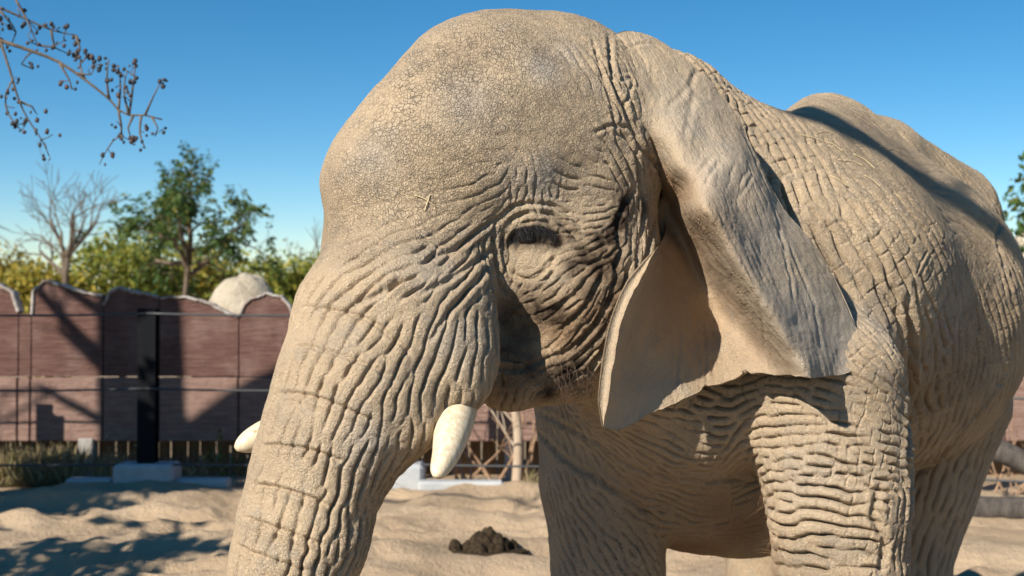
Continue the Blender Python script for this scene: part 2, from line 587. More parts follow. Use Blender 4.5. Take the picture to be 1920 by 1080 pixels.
def flow_at(ctl, x, sigma, tensors=True):
    q, t, lam, amp, cr = ctl
    n = len(x)
    lamo, ampo, cro = np.zeros(n), np.zeros(n), np.zeros(n)
    T = np.zeros((n, 9)) if tensors else None
    tt = (t[:, :, None] * t[:, None, :]).reshape(-1, 9)
    for i in range(0, n, 20000):
        xs = x[i:i + 20000].astype(np.float32)
        d2 = ((xs ** 2).sum(1)[:, None] + (q ** 2).sum(1)[None].astype(np.float32) - 2 * xs @ q.T.astype(np.float32))
        w = np.exp(-np.maximum(d2, 0) / (2 * sigma ** 2)) + 1e-7 / (0.02 + np.maximum(d2, 0))
        s = w.sum(1)
        cov = np.clip(s / 0.25, 0, 1)
        lamo[i:i + 20000] = np.exp(w @ np.log(lam) / s)
        ampo[i:i + 20000] = w @ amp / s * (0.5 + 0.5 * cov)
        cro[i:i + 20000] = w @ cr / s
        if tensors:
            T[i:i + 20000] = (w @ tt) / s[:, None]
    return lamo, ampo, cro, T


def cells_of(p, h):
    k = np.floor(p / h).astype(np.int64)
    key = (k[:, 0] * 4001 + k[:, 1]) * 4001 + k[:, 2]
    o = np.argsort(key, kind="stable")
    ks = key[o]
    b = np.nonzero(np.r_[True, ks[1:] != ks[:-1]])[0]
    return [o[i:j] for i, j in zip(b, np.r_[b[1:], len(o)])]


def phasor(x, xn, kp, kn, kf, kphi, self_idx=False, kn2=None, kf2=None, kphi2=None):
    """x query points, xn their across-fold direction (or None); returns complex field / weight"""
    G = np.zeros(len(x), np.complex64)
    G2 = np.zeros(len(x), np.complex64)
    W = np.zeros(len(x), np.float32)
    Rk = 1.5 / kf
    bw = np.pi * (kf / 1.9) ** 2

    def field(xc, w, kv, ph0, env, cen):
        ph = xc @ kv.T + (ph0 - (kv * (kp[w] - cen).astype(np.float32)).sum(1))
        ph = ph.astype(np.float32)
        return (env * np.cos(ph)).sum(1) + 1j * (env * np.sin(ph)).sum(1)

    def block(cb):
        lo, hi = x[cb].min(0), x[cb].max(0)
        rm = Rk[:, None]
        cand = np.nonzero(((kp > lo - rm) & (kp < hi + rm)).all(1))[0]
        if len(cand):
            for c in cells_of(x[cb], 0.12 if self_idx else 0.06):
                work(cb[c], cand)

    def work(c, cand):
        cen = x[c].mean(0)
        xc = (x[c] - cen).astype(np.float32)
        rad = np.sqrt((xc ** 2).sum(1).max())
        dk = np.sqrt(((kp[cand] - cen) ** 2).sum(1))
        near = dk < Rk[cand] + rad
        w = cand[near]
        if not len(w):
            return
        ref = kn[w[np.argmin(dk[near])]]
        sg = np.where(kn[w] @ ref < 0, -1.0, 1.0)
        kl = (kp[w] - cen).astype(np.float32)
        r2 = (xc ** 2).sum(1)[:, None] + (kl ** 2).sum(1)[None] - 2 * xc @ kl.T
        env = np.exp(-np.maximum(r2, 0) * bw[w].astype(np.float32))
        if self_idx:
            env[np.nonzero(c[:, None] == w[None])] = 0
        g = field(xc, w, (kn[w] * (sg * 2 * np.pi * kf[w])[:, None]).astype(np.float32), (kphi[w] * sg).astype(np.float32), env, cen)
        if xn is not None:
            g = np.where(xn[c] @ ref < 0, np.conj(g), g)
        G[c] = g
        W[c] = env.sum(1)
        if kn2 is not None:
            sg = np.where(kn2[w] @ kn2[w[0]] < 0, -1.0, 1.0)
            G2[c] = field(xc, w, (kn2[w] * (sg * 2 * np.pi * kf2[w])[:, None]).astype(np.float32), (kphi2[w] * sg).astype(np.float32), env, cen)
    for cb in cells_of(x, 0.3):
        block(cb)
    return G, W, G2


def wrinkles(v, vn, ctl, sigma=0.085, align=2, seed=1, weight=None):
    """folds that follow the flow, with cross cracks; returns height in metres"""
    r = np.random.default_rng(seed)
    lamv, ampv, crv, _ = flow_at(ctl, v, sigma, False)
    if weight is None:
        weight = np.ones(len(v))
    act = np.nonzero((ampv > 0.0004) & (weight > 0))[0]
    # kernels: one random vertex per small cell
    cs = cells_of(v[act], 0.022)
    kid = np.array([act[c[r.integers(len(c))]] for c in cs])
    keep = r.random(len(kid)) < np.clip((0.022 / (0.62 * lamv[kid])) ** 2, 0, 1)
    kid = kid[keep]
    kp, nn = v[kid], vn[kid]
    lam, amp, cr, T = flow_at(ctl, kp, sigma)
    T = T.reshape(-1, 3, 3)
    Pm = np.eye(3)[None] - nn[:, :, None] * nn[:, None, :]
    wv, ev = np.linalg.eigh(Pm @ T @ Pm)
    t = ev[:, :, 2]
    a = r.normal(0, 0.25, len(t))[:, None]
    across = np.cross(nn, t)
    kn = across * np.cos(a) + t * np.sin(a)
    kf = 1.0 / (lam * r.uniform(0.78, 1.35, len(lam)))
    phi = r.uniform(0, 2 * np.pi, len(kp))
    for _ in range(align):
        G, W, _ = phasor(kp, kn, kp, kn, kf, phi, True)
        phi = np.where(np.abs(G) > 1e-4, np.angle(G), phi)
    kn2 = t * np.cos(a) - across * np.sin(a)       # cross folds turned a quarter, phases left random
    G, W, G2 = phasor(v[act], None, kp, kn, kf, phi, False, kn2, kf * 0.8, r.uniform(0, 2 * np.pi, len(kp)))
    ph = np.abs(np.angle(G)) / np.pi
    coh = np.clip((np.abs(G) / (W + 1e-6) - 0.12) / 0.4, 0, 1)
    h = np.zeros(len(v))
    mod = np.clip(0.85 + 1.0 * vnoise(v[act], 8, 3, 2), 0.2, 1.6)
    main = (1 - ph ** 3.4) - 0.75 - 0.55 * np.exp(-((1 - ph) / 0.22) ** 2)
    ph2 = np.abs(np.angle(G2)) / np.pi
    crs = -np.clip((ph2 - 0.72) / 0.28, 0, 1) ** 2 * np.clip(np.abs(G2) / (W + 1e-6) / 0.35, 0, 1)
    h[act] = ampv[act] * (main * coh * mod + crv[act] * 0.8 * crs)
    return h * weight, ampv


# ---- creases traced one by one: (points, half width px, depth mm)
CREASES = [
    ([(614, 396), (680, 394), (740, 412), (790, 438), (835, 470)], 4, 2.5), ([(606, 450), (680, 447), (740, 464), (800, 490)], 4, 2.5),
    ([(569, 578), (620, 580), (660, 590), (700, 606), (745, 640), (772, 672)], 5, 6), ([(540, 650), (580, 650), (640, 665), (700, 690), (742, 716)], 5, 6),
    ([(514, 738), (560, 738), (620, 755), (670, 778), (702, 792)], 5, 7), ([(490, 836), (540, 838), (600, 850), (645, 868)], 5, 8),
    ([(471, 908), (520, 915), (570, 930), (618, 952)], 5, 8), ([(457, 970), (500, 985), (560, 1005), (604, 1022)], 5, 7), ([(442, 1020), (480, 1040), (540, 1060), (580, 1072)], 5, 7),
    ([(945, 475), (943, 445), (958, 415), (985, 400), (1015, 398), (1045, 410), (1070, 432), (1092, 455)], 5, 8),
    ([(950, 456), (972, 445), (998, 441), (1024, 444), (1044, 452)], 10, 20),
    ([(953, 462), (963, 433), (985, 417), (1012, 414), (1036, 424), (1050, 440)], 4, 6),
    ([(925, 455), (930, 420), (955, 394), (990, 381), (1030, 385), (1065, 400), (1100, 425), (1135, 430)], 5, 7),
    ([(950, 470), (956, 500), (975, 522), (1002, 522), (1028, 500), (1040, 475)], 5, 7), ([(925, 440), (930, 480), (936, 530), (952, 562)], 5, 9),
    ([(940, 450), (945, 490), (960, 530), (970, 550)], 4, 6), ([(905, 455), (911, 500), (918, 540), (932, 578)], 6, 9), ([(1040, 475), (1035, 510), (1010, 545), (985, 560)], 5, 5),
    ([(938, 404), (900, 430), (860, 462), (820, 480), (788, 492)], 6, 8), ([(930, 462), (880, 500), (830, 530), (785, 550)], 6, 8), ([(915, 502), (870, 552), (830, 600), (800, 645)], 6, 7),
    ([(754, 520), (722, 544), (692, 560), (670, 569)], 7, 10), ([(958, 338), (962, 384)], 4, 3.5), ([(988, 330), (993, 384)], 4, 4), ([(1022, 334), (1018, 388)], 4, 4), ([(1052, 320), (1044, 378)], 4, 3.5),
    ([(1060, 430), (1100, 441), (1140, 430), (1162, 410)], 4, 6), ([(1075, 465), (1110, 470), (1150, 450), (1168, 430)], 4, 6), ([(1060, 490), (1100, 495), (1140, 480), (1168, 455)], 4, 6),
    ([(1190, 352), (1166, 390), (1160, 430), (1166, 470), (1150, 502)], 7, 11), ([(1160, 480), (1150, 540), (1120, 600), (1075, 650), (1035, 672)], 6, 10),
    ([(1176, 500), (1166, 570), (1140, 640), (1098, 702)], 6, 10), ([(1130, 510), (1105, 560), (1060, 610), (1030, 640)], 6, 9), ([(1100, 525), (1060, 568), (1020, 590), (940, 572)], 7, 11),
    ([(1196, 470), (1190, 560), (1166, 650), (1132, 720)], 5, 9), ([(930, 690), (980, 690), (1030, 672)], 6, 8), ([(935, 650), (980, 645), (1030, 655)], 6, 7), ([(925, 602), (960, 600), (1012, 590)], 8, 11),
    ([(1000, 742), (1060, 716), (1110, 690)], 5, 7), ([(1142, 60), (1150, 150), (1170, 200), (1187, 240), (1203, 280), (1232, 312), (1242, 350)], 6, 10),
    ([(1110, 70), (1130, 140), (1150, 210), (1160, 250), (1187, 262)], 5, 6), ([(1188, 240), (1150, 234), (1112, 250)], 4, 5), ([(1190, 270), (1196, 330), (1206, 400), (1200, 470)], 6, 10),
    ([(1215, 300), (1226, 360), (1226, 420), (1206, 500), (1182, 560)], 6, 9), ([(1160, 150), (1185, 152), (1170, 200)], 4, 6),
    ([(1560, 392), (1620, 480), (1680, 590), (1700, 650)], 6, 8),
    ([(1702, 560), (1708, 660), (1702, 760), (1704, 900), (1706, 1000)], 10, 22), ([(1792, 440), (1752, 470), (1722, 522)], 3.5, 4),
    ([(1885, 400), (1870, 450), (1900, 560)], 6, 8), ([(1890, 690), (1830, 780), (1770, 850), (1716, 895)], 7, 14), ([(1650, 900), (1640, 960), (1655, 1020), (1650, 1080)], 8, 12),
    ([(1000, 800), (1060, 860), (1130, 905), (1210, 960), (1240, 1000)], 7, 10), ([(1000, 770), (1100, 820), (1200, 880), (1300, 900), (1420, 900)], 7, 9),
]


def resample(pts, step):
    pts = np.asarray(pts, float)
    n = len(pts)
    out = []
    for i in range(n - 1):
        p0, p1, p2, p3 = pts[max(i - 1, 0)], pts[i], pts[i + 1], pts[min(i + 2, n - 1)]
        k = max(1, int(np.linalg.norm(p2 - p1) / step))
        t = np.arange(k)[:, None] / k
        out.append(0.5 * (2 * p1 + (p2 - p0) * t + (2 * p0 - 5 * p1 + 4 * p2 - p3) * t ** 2 + (3 * p1 - p0 - 3 * p2 + p3) * t ** 3))
    return np.concatenate(out + [pts[-1:]])


def carve(v, creases, hitfn):
    h = np.zeros(len(v))
    cl = [resample(c[0], 5) for c in creases]
    flat = np.concatenate(cl) + rng.normal(0, 0.6, (sum(len(c) for c in cl), 2))
    flat = flat + 2.6 * np.stack([vnoise(np.c_[flat, 0 * flat[:, 0]], 0.045, 31 + k, 2) for k in (0, 1)], 1)
    q, d, ok = hitfn(flat)
    i = 0
    for c, (pts, wpx, mm) in zip(cl, creases):
        n = len(c)
        qs, ds, oks = q[i:i + n], d[i:i + n], ok[i:i + n]
        i += n
        w = R(wpx, np.median(ds))
        box = np.nonzero(((v > qs.min(0) - 4 * w) & (v < qs.max(0) + 4 * w)).all(1))[0]
        if not len(box):
            continue
        best = np.full(len(box), 1e9)
        tt = np.zeros(len(box))
        for j in range(n - 1):
            a, b = qs[j], qs[j + 1]
            if not (oks[j] and oks[j + 1]) or np.linalg.norm(a - b) > 0.05:
                continue
            ab = b - a
            t = np.clip(((v[box] - a) @ ab) / (ab @ ab + 1e-12), 0, 1)
            dd = ((v[box] - a - t[:, None] * ab) ** 2).sum(1)
            m = dd < best
            best[m] = dd[m]
            tt[m] = (j + t[m]) / (n - 1)
        r = np.sqrt(best) / w
        fade = np.clip(np.minimum(tt, 1 - tt) / 0.12, 0.15, 1)
        h[box] += mm / 1000 * fade * (-1.0 / (1 + (r * 1.3) ** 4) * (r < 4) + 0.35 * np.exp(-((r - 1.9) / 0.9) ** 2))
    return h


vn = vnormals(v, f)
ctl = flow_controls([(p[0], p[1], p[2], p[3] * .66, max(p[4], 1.6) if p[0] > 1560 and p[1] > 330 else p[4], p[5]) for p in FLOW], hits)
hw, ampv = wrinkles(v, vn, ctl, weight=in_view(v, vn)[0].astype(float))
hc = carve(v, CREASES, hits)
near_eye = np.exp(-((v - bq[3]) ** 2).sum(1) / 0.04 ** 2)
hw *= 1 - 0.8 * near_eye
lump = vnoise(v, 7, 11, 2) * 0.006 + vnoise(v, 26, 12, 2) * 0.0022
fine = vnoise(v, 90, 5, 2) * 0.0012 * np.clip(ampv / 0.004, 0.3, 1)
v = v + (2.05 * hw * np.where(v[:, 0] > 0.55, 1.5, 1) + 1.25 * hc + lump + fine)[:, None] * vn
body_n = len(v)

# ---- the near ear: a curved sheet, its distance given at points along root, fold, hollow and rim
EAR_L = [(1150, 64), (1154, 130), (1180, 220), (1228, 290), (1238, 350), (1248, 430), (1225, 475), (1190, 530), (1160, 600), (1142, 690), (1132, 790), (1138, 803)]
EAR_R = [(1206, 62), (1252, 84), (1330, 150), (1385, 220), (1412, 280), (1470, 390), (1530, 460), (1580, 550), (1610, 625), (1616, 660), (1600, 692), (1578, 703)]
EAR_T = [(1150, 64), (1176, 58), (1206, 62)]
EAR_B = [(1138, 803), (1165, 804), (1210, 778), (1290, 742), (1390, 707), (1450, 704), (1515, 708), (1578, 703)]
rt = np.minimum(hits(EAR_L[:6])[1], 5.02)
EARD = [(px, py, d + o) for (px, py), d, o in zip(EAR_L[:6], rt, (.02, .015, .015, .015, .05, .05))]
EARLINES = [
    [(1252, 82, 5.04), (1330, 150, 5.05), (1385, 220, 5.04), (1412, 280, 5.02), (1470, 390, 5.02), (1530, 460, 5.02), (1580, 550, 5.02), (1612, 630, 5.02), (1622, 668, 5.0), (1606, 702, 4.92)],      # rear rim
    [(1236, 294, 4.84), (1268, 318, 4.74), (1300, 345, 4.68), (1298, 392, 4.63), (1338, 446, 4.60), (1386, 522, 4.60), (1440, 592, 4.62), (1480, 648, 4.64), (1516, 706, 4.68)],        # crest of the fold
    [(1250, 350, 4.97), (1272, 378, 4.99), (1276, 412, 5.04), (1306, 472, 5.07), (1352, 552, 5.05), (1402, 618, 4.95), (1446, 672, 4.86), (1476, 706, 4.80)],        # hollow beside it
    [(1225, 475, 4.68), (1190, 530, 4.60), (1160, 600, 4.55), (1142, 690, 4.53), (1132, 790, 4.52)],        # front edge
    [(1400, 300, 4.88), (1440, 390, 4.84), (1480, 490, 4.82), (1515, 580, 4.82), (1545, 660, 4.84), (1560, 702, 4.86)],     # back slope
    [(1350, 320, 4.72), (1385, 400, 4.68), (1425, 490, 4.67), (1470, 580, 4.68), (1505, 660, 4.70)],
]
for ln in EARLINES:
    EARD += [tuple(q) for q in resample(ln, 22)]
EARD += [(1200, 110, 4.90), (1225, 200, 4.82), (1270, 170, 4.90), (1262, 260, 4.76), (1330, 250, 4.86), (1310, 290, 4.76),
         (1300, 560, 5.05), (1260, 510, 4.95), (1420, 700, 4.88), (1370, 640, 4.99), (1340, 700, 4.94), (1240, 640, 4.84), (1290, 650, 4.95),
         (1215, 545, 4.72), (1185, 625, 4.67), (1168, 700, 4.64), (1160, 790, 4.60), (1200, 720, 4.70), (1250, 740, 4.76), (1290, 738, 4.80)]
ec = np.array(EARD)


def rbf(p, q):
    r2 = ((p[:, None] - q[None]) ** 2).sum(2) / 1e4
    return 0.5 * r2 * np.log(r2 + 1e-9)


A = np.zeros((len(ec) + 3, len(ec) + 3))
A[:-3, :-3] = rbf(ec[:, :2], ec[:, :2]) + 0.012 * np.eye(len(ec))
A[:-3, -3:] = np.c_[np.ones(len(ec)), ec[:, :2] / 100]
A[-3:, :-3] = A[:-3, -3:].T
sol = np.linalg.solve(A, np.r_[ec[:, 2], 0, 0, 0])


def ear_hits(p):
    p = np.asarray(p, float)
    d = rbf(p, ec[:, :2]) @ sol[:-3] + np.c_[np.ones(len(p)), p / 100] @ sol[-3:]
    return P(p[:, 0], p[:, 1], d), d, np.ones(len(p), bool)


def side(pts, n):
    q = resample(pts, 2.0)
    s_ = np.r_[0, np.cumsum(np.linalg.norm(np.diff(q, axis=0), axis=1))]
    t = np.linspace(0, s_[-1], n)
    return np.stack([np.interp(t, s_, q[:, k]) for k in (0, 1)], 1)


NU, NV = 170, 290
eL, eR, eT, eB = side(EAR_L, NV), side(EAR_R, NV), side(EAR_T, NU), side(EAR_B, NU)
jag = vnoise(np.c_[eB, 0 * eB[:, 0]], 0.03, 41, 3) * 9
jag -= 6 * np.exp(-((eB[:, 0] - 1398) / 7) ** 2) + 5 * np.exp(-((eB[:, 0] - 1322) / 6) ** 2)
eB[:, 1] += jag * np.clip((np.arange(NU) - 3) / 8, 0, 1) * np.clip((NU - 4 - np.arange(NU)) / 8, 0, 1)
u = np.linspace(0, 1, NU)[None, :, None]
w_ = np.linspace(0, 1, NV)[:, None, None]
coons = (1 - u) * eL[:, None] + u * eR[:, None] + (1 - w_) * eT[None] + w_ * eB[None] \
    - ((1 - u) * (1 - w_) * eT[0] + u * (1 - w_) * eT[-1] + (1 - u) * w_ * eB[0] + u * w_ * eB[-1])
epx = coons.reshape(-1, 2)
ev, ed, _ = ear_hits(epx)
ii = np.arange(NU * NV).reshape(NV, NU)
ef = np.concatenate([np.stack([ii[:-1, :-1], ii[1:, :-1], ii[1:, 1:]], -1).reshape(-1, 3), np.stack([ii[:-1, :-1], ii[1:, 1:], ii[:-1, 1:]], -1).reshape(-1, 3)])
en = vnormals(ev, ef)
for _ in range(14):                                  # relax the sheet a little so that folds are soft
    g3 = ev.reshape(NV, NU, 3)
    g3[1:-1, 1:-1] = 0.5 * g3[1:-1, 1:-1] + 0.125 * (g3[:-2, 1:-1] + g3[2:, 1:-1] + g3[1:-1, :-2] + g3[1:-1, 2:])
    ev = g3.reshape(-1, 3)
en = vnormals(ev, ef)
if (en * (CAM - ev)).sum() < 0:
    ef = ef[:, ::-1]
    en = -en
EARFLOW = [(1170, 120, 70, 30, 2, 0), (1220, 200, 62, 34, 1.2, 0), (1260, 260, 45, 30, 1.5, 0), (1300, 200, 55, 40, 1.2, 0), (1330, 300, -60, 26, 2.2, 0), (1310, 380, 70, 13, 1.6, 0),
           (1350, 420, 75, 15, 2.4, 0), (1390, 360, -55, 22, 2, 0), (1420, 480, 62, 18, 2.4, 0), (1450, 560, 68, 20, 2.2, 0), (1430, 400, 66, 24, 2, 0), (1500, 560, 66, 22, 2, 0), (1500, 660, 78, 24, 1.6, 0), (1550, 640, 72, 22, 1.5, 0), (1560, 540, 60, 22, 1.5, 0),
           (1400, 620, 60, 22, 1.4, 0), (1450, 680, 70, 20, 1.4, 0), (1330, 600, 85, 30, 1, 0), (1290, 520, 88, 30, 1, 0), (1280, 660, 88, 34, 1.6, 0), (1220, 660, 95, 34, 1, 0), (1180, 600, -60, 20, 2, 0), (1200, 530, -50, 16, 3, 0), (1150, 720, -85, 24, 1, 0), (1200, 740, 90, 30, 1, 0)]
EARCREASE = [([(1340, 290), (1305, 330), (1292, 360)], 5, 3), ([(1350, 300), (1320, 350), (1310, 372)], 4, 3), ([(1180, 90), (1215, 80), (1250, 100)], 4, 3), ([(1255, 200), (1285, 170), (1310, 130)], 6, 3),
             ([(1300, 130), (1297, 200), (1285, 260)], 7, 3), ([(1275, 590), (1272, 660), (1268, 730)], 4, 4), ([(1318, 600), (1322, 680), (1326, 715)], 4, 4), ([(1420, 560), (1432, 620), (1440, 690)], 5, 3),
             ([(1395, 250), (1440, 360), (1470, 470), (1490, 580)], 6, 4), ([(1350, 400), (1380, 460), (1420, 540)], 5, 3), ([(1385, 370), (1410, 330), (1400, 300)], 4, 3), ([(1480, 460), (1520, 560), (1540, 660)], 6, 4)]
ectl = flow_controls(EARFLOW, ear_hits)
eh, _ = wrinkles(ev, en, ectl, sigma=0.07, seed=5)
edge_px = np.minimum.reduce([np.linalg.norm(epx - eL.repeat(NU, 0).reshape(-1, 2), axis=1), np.linalg.norm(epx - eR.repeat(NU, 0).reshape(-1, 2), axis=1), np.linalg.norm(epx - np.tile(eB, (NV, 1)), axis=1)])
eh = eh * np.clip(edge_px / 14, 0.2, 1) * 1.05 + carve(ev, EARCREASE, ear_hits) + vnoise(ev, 12, 21, 2) * 0.006 + vnoise(ev * [1, 1, .35], 60, 22, 2) * 0.0020 + vnoise(ev * [1, 1, .5], 150, 23, 2) * 0.0014
roll = np.exp(-(np.linalg.norm(epx - eL.repeat(NU, 0).reshape(-1, 2), axis=1) / 16) ** 2) * np.clip((epx[:, 1] - 470) / 60, 0, 1) * np.clip((796 - epx[:, 1]) / 45, 0, 1)
thick = 0.002 + 0.016 * np.sqrt(1 - (1 - np.clip(edge_px / 9, 0, 1)) ** 2) + 0.02 * roll
front = ev + (eh + 0.012 * roll)[:, None] * en
back = ev - thick[:, None] * en
ring = np.concatenate([ii[0, :], ii[1:, -1], ii[-1, -2::-1], ii[-2:0:-1, 0]])
rn = np.roll(ring, -1)
ne = len(ev)
efa = np.concatenate([ef, ef[:, ::-1] + ne, np.stack([ring, ring + ne, rn], 1), np.stack([rn, ring + ne, rn + ne], 1)])
# far ear: a plain sheet on the other side of the neck, seen only from further round
gu, gw = np.meshgrid(np.linspace(0, 1, 14), np.linspace(0, 1, 16))
c0 = P(1020, 250, 5.35)
hang = 0.95 * gw.ravel()
wide = 0.62 * gu.ravel() * np.sin(np.pi * np.clip(gw.ravel() * 0.8 + 0.16, 0, 1))
fe = c0 - HL * (0.30 + 0.10 * np.sin(2.2 * gu.ravel()))[:, None] - HA * wide[:, None] - UZ * (hang - 0.1)[:, None]
jj = np.arange(14 * 16).reshape(16, 14)
ff8 = np.concatenate([np.stack([jj[:-1, :-1], jj[1:, :-1], jj[1:, 1:]], -1).reshape(-1, 3), np.stack([jj[:-1, :-1], jj[1:, 1:], jj[:-1, 1:]], -1).reshape(-1, 3)])
fe2 = fe - 0.02 * HL
nfe = len(fe)

VALL = np.concatenate([v, front, back, fe, fe2])
FALL = np.concatenate([f, efa + body_n, ff8 + body_n + 2 * ne, ff8[:, ::-1] + body_n + 2 * ne + nfe])

# ---- skin tone fields (gland secretion, mud, grey patches, and some shade put into the colour)
def field(pts, base=0.0, sharp=1.0):
    a = np.array(pts, float)
    q, d, ok = hits(a[:, :2])
    out = np.full(len(v), float(base))
    for (px, py, r, val), p, dd in zip(a, q, d):
        rr = R(r, dd)
        w = np.nonzero((np.abs(v - p) < 2.5 * rr).all(1))[0]
        g = np.exp(-((v[w] - p) ** 2).sum(1) / (rr * rr))
        out[w] = out[w] + (val - out[w]) * g if sharp == 1.0 else np.maximum(out[w], val * g)
    return out


stain_shade = field([(a_, b_, c_ * 1.3, d_ * 1.35) for a_, b_, c_, d_ in [(1168, 380, 20, .95), (1160, 415, 20, .9), (1150, 445, 22, .8), (1125, 452, 22, .7), (1100, 480, 26, .65), (1120, 505, 22, .7), (1150, 490, 20, .8), (1075, 500, 20, .5), (1160, 530, 18, .6), (1145, 560, 22, .5),
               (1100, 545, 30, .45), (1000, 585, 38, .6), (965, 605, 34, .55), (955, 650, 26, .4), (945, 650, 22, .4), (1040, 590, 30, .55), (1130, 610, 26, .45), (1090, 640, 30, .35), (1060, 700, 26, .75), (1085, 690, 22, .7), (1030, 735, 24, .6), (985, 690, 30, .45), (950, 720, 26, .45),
               (972, 446, 13, 1.2), (990, 441, 14, 1.3), (1008, 440, 14, 1.3), (1026, 443, 14, 1.2), (1042, 450, 14, 1.0), (1070, 440, 16, .6), (1050, 425, 14, .5), (955, 455, 9, .9), (1205, 390, 14, .5), (1240, 360, 16, .8), (1265, 345, 16, .8)]], 0, 2)  # gland streak, plus shade painted into the cheek hollow and eye slit
crack = field([(800, 150, 120, 1), (950, 200, 140, 1), (850, 300, 130, 1), (700, 350, 90, .9), (780, 400, 70, .8), (650, 430, 60, .55), (1060, 280, 80, .7), (960, 60, 90, .8), (680, 470, 40, .6),
               (1600, 280, 120, .8), (1740, 400, 120, 1), (1830, 520, 120, 1), (1840, 660, 100, 1), (1770, 620, 80, .9), (1680, 420, 80, .7), (1560, 440, 60, .6), (1640, 540, 60, .55), (1740, 760, 80, .9)], 0.16)
brown = field([(1060, 620, 60, 1), (1110, 580, 50, 1), (980, 640, 60, 1), (1130, 500, 50, .8), (1150, 560, 40, .8), (1010, 690, 60, .7), (1290, 1030, 90, 1), (1390, 1000, 80, .8), (1040, 720, 50, .5), (1330, 960, 60, .5), (1200, 930, 90, .35), (1100, 960, 90, .3)], 0, 2)  # brown cheek; the chest entries paint its shade into the colour
grey = field([(1010, 335, 40, .8), (1020, 125, 40, .8), (880, 190, 60, .5), (1060, 100, 40, .5), (700, 300, 50, .4), (960, 330, 40, .4), (850, 650, 60, .4), (690, 830, 60, .5), (1780, 600, 90, .7), (1650, 620, 60, .4), (800, 500, 60, .3), (1500, 900, 90, .3), (1080, 900, 120, .6)], 0, 2)
dark_top = field([(870, 95, 60, .5), (1010, 90, 45, .4), (1070, 170, 40, .35), (1540, 190, 60, .4), (1620, 240, 70, .45), (1700, 300, 60, .4)], 0, 2)  # painted shading: hollows of the crown, shadow band along the back


def ear_field(pts):
    a = np.array(pts, float)
    out = np.zeros(len(epx))
    for px, py, r, val in a:
        out = np.maximum(out, val * np.exp(-((epx[:, 0] - px) ** 2 + (epx[:, 1] - py) ** 2) / (r * r)))
    return out


egrey = ear_field([(1350, 330, 90, .45), (1420, 450, 90, .6), (1500, 600, 90, .7), (1560, 640, 90, .7), (1300, 220, 80, .35), (1440, 560, 50, .5)])
ebrown = ear_field([(1300, 450, 100, .6), (1290, 600, 110, .45), (1420, 650, 70, .35), (1275, 360, 40, .8)])
z_ = np.zeros(len(fe) * 2)
ATTR = {"stain_shade": np.r_[stain_shade, np.zeros(2 * ne), z_], "crack": np.r_[crack, np.zeros(2 * ne) + 0.10, z_], "brown": np.r_[brown, ebrown, ebrown, z_],
        "grey": np.r_[np.maximum(grey, 0), egrey, egrey, z_ + .6], "top_shade": np.r_[dark_top, np.zeros(2 * ne), z_], "thin": np.r_[np.zeros(body_n), np.ones(2 * ne), z_ + 1]}


